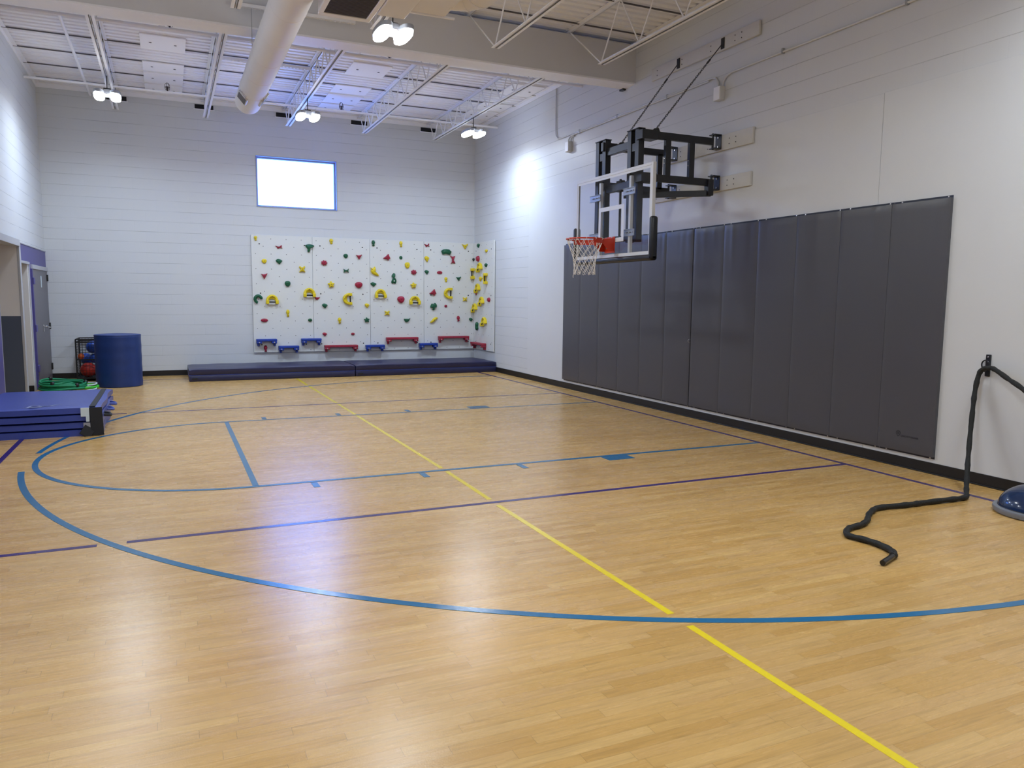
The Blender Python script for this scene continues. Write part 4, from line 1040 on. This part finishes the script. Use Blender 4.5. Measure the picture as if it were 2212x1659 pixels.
for ya, ym, xs in ((-8.57, -8.48, (-.815, -.46)), (-7.66, -7.66, (-.70, -.30))):
    for z in (3.57, 3.065):
        b = MB(); b.bar((-.14, ya, z), (-1.13, ya if ya < -8 else ym, z), .05, .085)
        b.box(-1.20, -.98, min(ya, ym)-.03, max(ya, ym)+.03, z-.055, z+.055)
        part(b, 'swing_arm', M['steel_black'], bevel=.003)
    for x in xs:
        b = MB(); b.box(x-.038, x+.038, ya-.025, ya+.025, 3.08, 3.55)
        u_ = part(b, 'upright_tube', M['steel_black'], bevel=.003)
        for z in (3.25, 3.31): MB().lathe([(.008, 0), (.006, .006)], 8, Matrix.Translation((x-.038, ya, z)) @ Matrix.Rotation(-PI/2, 4, 'Y')).build('bolt', M['screw'], u_)
    for z in (3.57, 3.065):
        b = MB(); b.box(-.05, -.041, ya-.055, ya+.055, z-.09, z+.09); b.box(-.15, -.041, ya-.055, ya+.055, z+.078, z+.09); b.box(-.15, -.041, ya-.055, ya+.055, z-.09, z-.078)
        b.tube([(-.135, ya, z-.10), (-.135, ya, z+.10)], .014, 10)
        hb = part(b, 'hinge_bracket', M['steel_black'], bevel=.002)
        for dz in (-.055, .055): MB().lathe([(.012, 0), (.010, .008)], 8, Matrix.Translation((-.05, ya, z+dz)) @ Matrix.Rotation(-PI/2, 4, 'Y')).build('bolt', M['screw'], hb)
part(MB().bar((-.16, -8.60, 2.93), (-1.10, -8.05, 2.91), .045, .075), 'diagonal_brace', M['steel_black'], bevel=.003)
part(MB().box(-.22, -.14, -8.63, -8.54, 2.90, 3.10), 'brace_pivot', M['steel_black'], bevel=.006)
# chain brackets
for yy, x in ((-8.57, -.985), (-7.66, -.90)):
    b = MB(); mk = Matrix(((1, 0, 0, x), (0, 0, 1, yy-.006), (0, 1, 0, 3.60), (0, 0, 0, 1)))
    b.prism([(-.16, -.03), (-.14, .03), (-.06, .02), (-.03, .05), (.03, .06), (.05, .02), (.12, 0), (.12, -.03)], 0, .012, mk)
    part(b, 'chain_lug', M['steel_black'])
# wall anchor plates and chains
for ya, (ex, ey, ez) in ((-8.58, (-.985, -8.57, 3.65)), (-7.67, (-.90, -7.66, 3.65))):
    part(MB().box(-.052, -.041, ya-.03, ya+.03, 4.70, 4.83), 'chain_anchor', M['steel_black'], bevel=.002)
    A = Vector((-.06, ya, 4.75)); B = Vector((ex, ey, ez)); L_ = (B-A).length; d_ = (B-A).normalized()
    b = MB(); b.tube([A, A+d_*.28], .006, 8); b.tube([A+d_*.26, A+d_*.32], .012, 8)
    s_ = .30; k = 0; side = d_.orthogonal().normalized(); up_ = d_.cross(side)
    while s_ < L_-.01:
        c_ = A+d_*(s_+.018); n1 = side if k % 2 else up_
        b.tube([c_+d_*(.021*math.cos(q))+n1*(.010*math.sin(q)) for q in [2*PI*i/10 for i in range(10)]], .0035, 5, closed=True)
        s_ += .030; k += 1
    part(b, 'chain', M['chain'], smooth='auto')
# rim and bracket
RZ = 2.338; RC = Vector((BX-.15-.229, CY, RZ))
rimo = part(MB().tube([(RC.x+.229*math.cos(a), RC.y+.229*math.sin(a), RZ) for a in [2*PI*k/56 for k in range(56)]], .0095, 10, closed=True), 'rim', M['orange'], smooth=True)
b = MB(); mt_ = Matrix.Translation((0, 0, 0))
b.prism([(BX-.012, CY-.115), (BX-.16, CY-.10), (BX-.17, CY-.06), (BX-.155, CY), (BX-.17, CY+.06), (BX-.16, CY+.10), (BX-.012, CY+.115)], RZ-.012, RZ+.012)
b.box(BX-.022, BX-.012, CY-.12, CY+.12, RZ-.16, RZ+.04)
for yy in (CY-.115, CY+.109):
    mk = Matrix(((1, 0, 0, 0), (0, 0, 1, yy), (0, 1, 0, 0), (0, 0, 0, 1)))
    b.prism([(BX-.02, RZ+.02), (BX-.20, RZ), (BX-.20, RZ-.04), (BX-.10, RZ-.14), (BX-.02, RZ-.14)], 0, .006, mk)
brk = part(b, 'rim_bracket', M['orange'], bevel=.003)
b = MB(); arcp = [(RC.x+.229*math.cos(a), RC.y+.229*math.sin(a)) for a in [math.radians(q) for q in range(20, 341, 8)]]
for p, q in zip(arcp, arcp[1:]):
    if p[0] > RC.x-.02: b.bar((*p, RZ-.03), (*q, RZ-.03), .005, .05)
b.build('rim_brace', M['orange'], rimo)
for yy in (-.07, .07):
    for z in (.03, -.10): MB().lathe([(.011, 0), (.009, .008)], 8, Matrix.Translation((BX-.022, CY+yy, RZ+z)) @ Matrix.Rotation(-PI/2, 4, 'Y')).build('bolt', M['screw'], brk)
# net: 12 loops, diamonds narrowing down
b = MB(); N = 12
lv = [(RZ-.012, .226), (RZ-.10, .195), (RZ-.17, .165), (RZ-.23, .148), (RZ-.29, .138), (RZ-.355, .132), (RZ-.415, .136)]
rnd = random.Random(11)
for s0 in (0, 1):
    for k in range(N):
        for sg in (1, -1):
            pts = []
            for i, (z, r_) in enumerate(lv):
                a = 2*PI*(k+ sg*(i*.5) + (.14*sg if i == 0 else 0))/N + .1
                if i == 0: a = 2*PI*k/N+.1+sg*.05
                pts.append((RC.x+r_*math.cos(a), RC.y+r_*math.sin(a), z-(.015 if i == 6 else 0)*math.sin(k*2.1)-rnd.uniform(0, .006)*(i > 4)))
            if s0 == 0: b.tube(pts, .0034, 5)
for k in range(N):
    a = 2*PI*(k+.0)/N+.1; r_ = .135
    c_ = Vector((RC.x+r_*math.cos(a), RC.y+r_*math.sin(a), RZ-.425))
    b.tube([c_+Vector((.012*math.cos(q)*-math.sin(a), .012*math.cos(q)*math.cos(a), .016*math.sin(q))) for q in [2*PI*i/8 for i in range(8)]], .0032, 5, closed=True)
b.tube([(RC.x-.11, RC.y+.06, RZ-.42), (RC.x-.125, RC.y+.065, RZ-.455), (RC.x-.12, RC.y+.07, RZ-.48)], .004, 5)
for k in range(N):
    a = 2*PI*k/N+.1
    b.tube([(RC.x+.229*math.cos(a)+.013*math.cos(q)*math.cos(a), RC.y+.229*math.sin(a)+.013*math.cos(q)*math.sin(a), RZ+.013*math.sin(q)) for q in [2*PI*i/8 for i in range(8)]], .003, 5, closed=True)
part(b, 'net', M['net'], smooth='auto')
reparent(t)
# wooden boards behind the hoop
def board(y0, y1, z0, z1, lab):
    t = thing('mounting_board', lab, 'board', (0, (y0+y1)/2, (z0+z1)/2), 'painted boards behind the hoop frame')
    MB().box(-.041, -.0085, -(y1-y0)/2, (y1-y0)/2, -(z1-z0)/2, (z1-z0)/2).build('plank', M['wood'], t, bevel=.004)
    for yy in ((y1-y0)/2-.14, (y1-y0)/2*.35, -(y1-y0)/2*.2, -(y1-y0)/2+.30, -(y1-y0)/2+.42):
        for dz in (-.032, .032):
            MB().lathe([(.008, 0), (.007, .003)], 8, Matrix.Translation((-.041, yy, dz)) @ Matrix.Rotation(-PI/2, 4, 'Y')).build('bolt_head', M['chain'], t)
board(-9.22, -7.03, 4.685, 4.85, 'long painted wall board holding the chain anchors, highest of three')
board(-9.19, -7.10, 3.46, 3.65, 'long painted wall board behind the upper arms of the hoop')
board(-9.18, -7.10, 2.965, 3.135, 'long painted wall board behind the lower arms of the hoop')

# ------------------------------------------------------------------ conduit and boxes on the right wall
t = thing('wall_conduit', 'thin painted conduit running along the upper right wall', 'conduit', (0, -6.5, 4.4))
b = MB()
P1 = [(-.02, -4.02, 5.30), (-.02, -4.02, 4.60), (-.02, -4.04, 4.48), (-.02, -4.12, 4.42), (-.02, -4.25, 4.405)] + [(-.02, y_, 4.405) for y_ in (-5, -6, -7, -8, -8.36)] + [(-.02, -8.44, 4.39), (-.02, -8.49, 4.33), (-.02, -8.50, 4.24)]
b.tube(P1, .0115, 10)
b.tube([(-.02, -8.58, 4.24), (-.02, -8.59, 4.31), (-.02, -8.64, 4.36), (-.02, -8.74, 4.385), (-.02, -10, 4.385), (-.02, -13, 4.385), (-.02, -20, 4.385)], .0115, 10)
b.tube([(-.02, -4.52, 4.28), (-.02, -4.525, 4.34), (-.02, -4.57, 4.375), (-.02, -4.66, 4.383), (-.02, -8.3, 4.383)], .0115, 10)
b.tube([(-.02, -4.60, 4.28), (-.02, -4.61, 4.33), (-.02, -4.65, 4.362), (-.02, -4.72, 4.365)], .0115, 10)
b.build('tubing', M['plaster'], t, smooth='auto')
for yy in (-4.9, -6.1, -7.4, -9.6, -11.2):
    MB().box(-.034, 0, yy-.012, yy+.012, 4.365, 4.425).build('strap', M['galv'], t, bevel=.002)
reparent(t)
for yy, z, lab in ((-4.56, 4.20, 'small painted electrical box left of the hoop frame'), (-8.54, 4.17, 'small painted electrical box above the hoop frame')):
    t = thing('junction_box', lab, 'electrical box', (0, yy, z), 'electrical boxes on the right wall')
    MB().box(-.075, 0, -.065, .065, -.085, .085).build('box', M['plaster'], t, bevel=.006)
    MB().box(-.082, -.075, -.06, .06, -.08, .08).build('cover', M['white_steel'], t, bevel=.003)

# ------------------------------------------------------------------ battle rope, anchor, balance trainer
t = thing('rope_anchor', 'black metal wall anchor strap holding the battle rope', 'anchor', (0, -12.25, .96))
MB().box(-.022, -.0085, -.022, .022, 0, .19).build('strap_plate', M['steel_black'], t, bevel=.004)
MB().tube([(-.028+.0*q, .014+.035*math.cos(q), .10+.040*math.sin(q)) for q in [2*PI*i/20 for i in range(20)]], .006, 8, closed=True).build('ring', M['steel_black'], t, smooth=True)
MB().bar((-.022, 0, .08), (-.075, 0, .045), .03, .012).build('hook_tongue', M['steel_black'], t, bevel=.003)
for dz in (.13, .17): MB().lathe([(.007, 0), (.006, .004)], 8, Matrix.Translation((-.022, 0, dz)) @ Matrix.Rotation(-PI/2, 4, 'Y')).build('screw', M['screw'], t)
FL = [(-.577, -12.531), (-.676, -12.553), (-.853, -12.543), (-1.104, -12.531), (-1.256, -12.528), (-1.528, -12.503), (-1.658, -12.547), (-1.789, -12.627), (-1.909, -12.719), (-2.035, -12.778), (-2.157, -12.799), (-2.245, -12.843), (-2.318, -12.925), (-2.293, -13.043), (-2.289, -13.149), (-2.317, -13.257), (-2.365, -13.323), (-2.403, -13.341)]
UP = [(-.17, -12.667, .894), (-.12, -12.508, .962), (-.09, -12.366, 1.03), (-.085, -12.313, 1.041), (-.085, -12.262, 1.03), (-.085, -12.225, .984), (-.105, -12.215, .856), (-.14, -12.23, .70), (-.20, -12.265, .469), (-.29, -12.325, .244), (-.38, -12.39, .102), (-.46, -12.449, .040)]
RT = [(-.62, -14.3, .022), (-.50, -13.9, .022), (-.42, -13.62, .06), (-.34, -13.3, .40), (-.25, -12.95, .72)]
path = smooth_path(RT+UP+[(x, y, .0225) for x, y in FL], 8)
rnd = random.Random(4)
rads = [.0205+.0018*math.sin(i*.9)+rnd.uniform(-.0012, .0012) for i in range(len(path))]
t = thing('battle_rope', 'thick black battle rope draped over the wall anchor and snaking onto the floor', 'rope', (-.5, -12.5, 0))
MB().tube(path, rads, 12).build('rope_sleeve', M['rope'], t, smooth='auto')
MB().tube([(-2.395, -13.338, .0225), (-2.44, -13.358, .022), (-2.565, -13.405, .021)], [.0195, .0175, .0175], 14).build('rope_handle', M['handle'], t, smooth='auto')
for k in range(18):
    p = path[10+k*11]; q = path[11+k*11]; d_ = (q-p).normalized()*.004
    MB().tube([p-d_, p+d_], .0235, 12).build('wrinkle', M['rope'], t, smooth='auto') if p.z < .1 and False else None
reparent(t)
t = thing('balance_trainer', 'blue half-dome balance trainer on a grey rim beside the right wall', 'balance trainer', (-.477, -13.065, 0))
MB().lathe([(.29, 0), (.312, .006), (.322, .03), (.318, .046), (.300, .052), (.286, .050)], 64).build('rim', M['bosu_rim'], t, smooth='auto')
MB().lathe([(.288*math.cos(a), .045+.185*math.sin(a)) for a in [PI/2*k/16 for k in range(16)]]+[(.004, .230)], 64).build('dome', M['ladder'], t, smooth='auto')
MB().lathe([(.290, .050), (.288, .056), (.280, .060)], 64, cap=False).build('welt', M['steel_black'], t, smooth='auto')

# ------------------------------------------------------------------ camera and daylight
cam = bpy.data.cameras.new('camera'); co = bpy.data.objects.new('camera', cam); COL.objects.link(co)
R_ = Vector((0.9127716, -0.40835963, 0.00950849)); U_ = Vector((0.03701887, 0.10588278, 0.99368931)); F_ = Vector((0.40678939, 0.90665939, -0.11176381))
co.matrix_world = Matrix(((R_.x, U_.x, -F_.x, -6.4586), (R_.y, U_.y, -F_.y, -16.5731), (R_.z, U_.z, -F_.z, 1.5951), (0, 0, 0, 1)))
cam.sensor_width = 36; cam.lens = 36*1651.36/2212; cam.clip_end = 100
sc.camera = co
w = bpy.data.worlds.new('sky'); sc.world = w; w.use_nodes = True
bg = w.node_tree.nodes['Background']; bg.inputs[0].default_value = (.105, .27, 1., 1); bg.inputs[1].default_value = 14.5
sc.view_settings.view_transform = 'Standard'; sc.view_settings.look = 'None'; sc.view_settings.gamma = 1; sc.view_settings.use_curve_mapping = False
sc.view_settings.exposure = 0.12
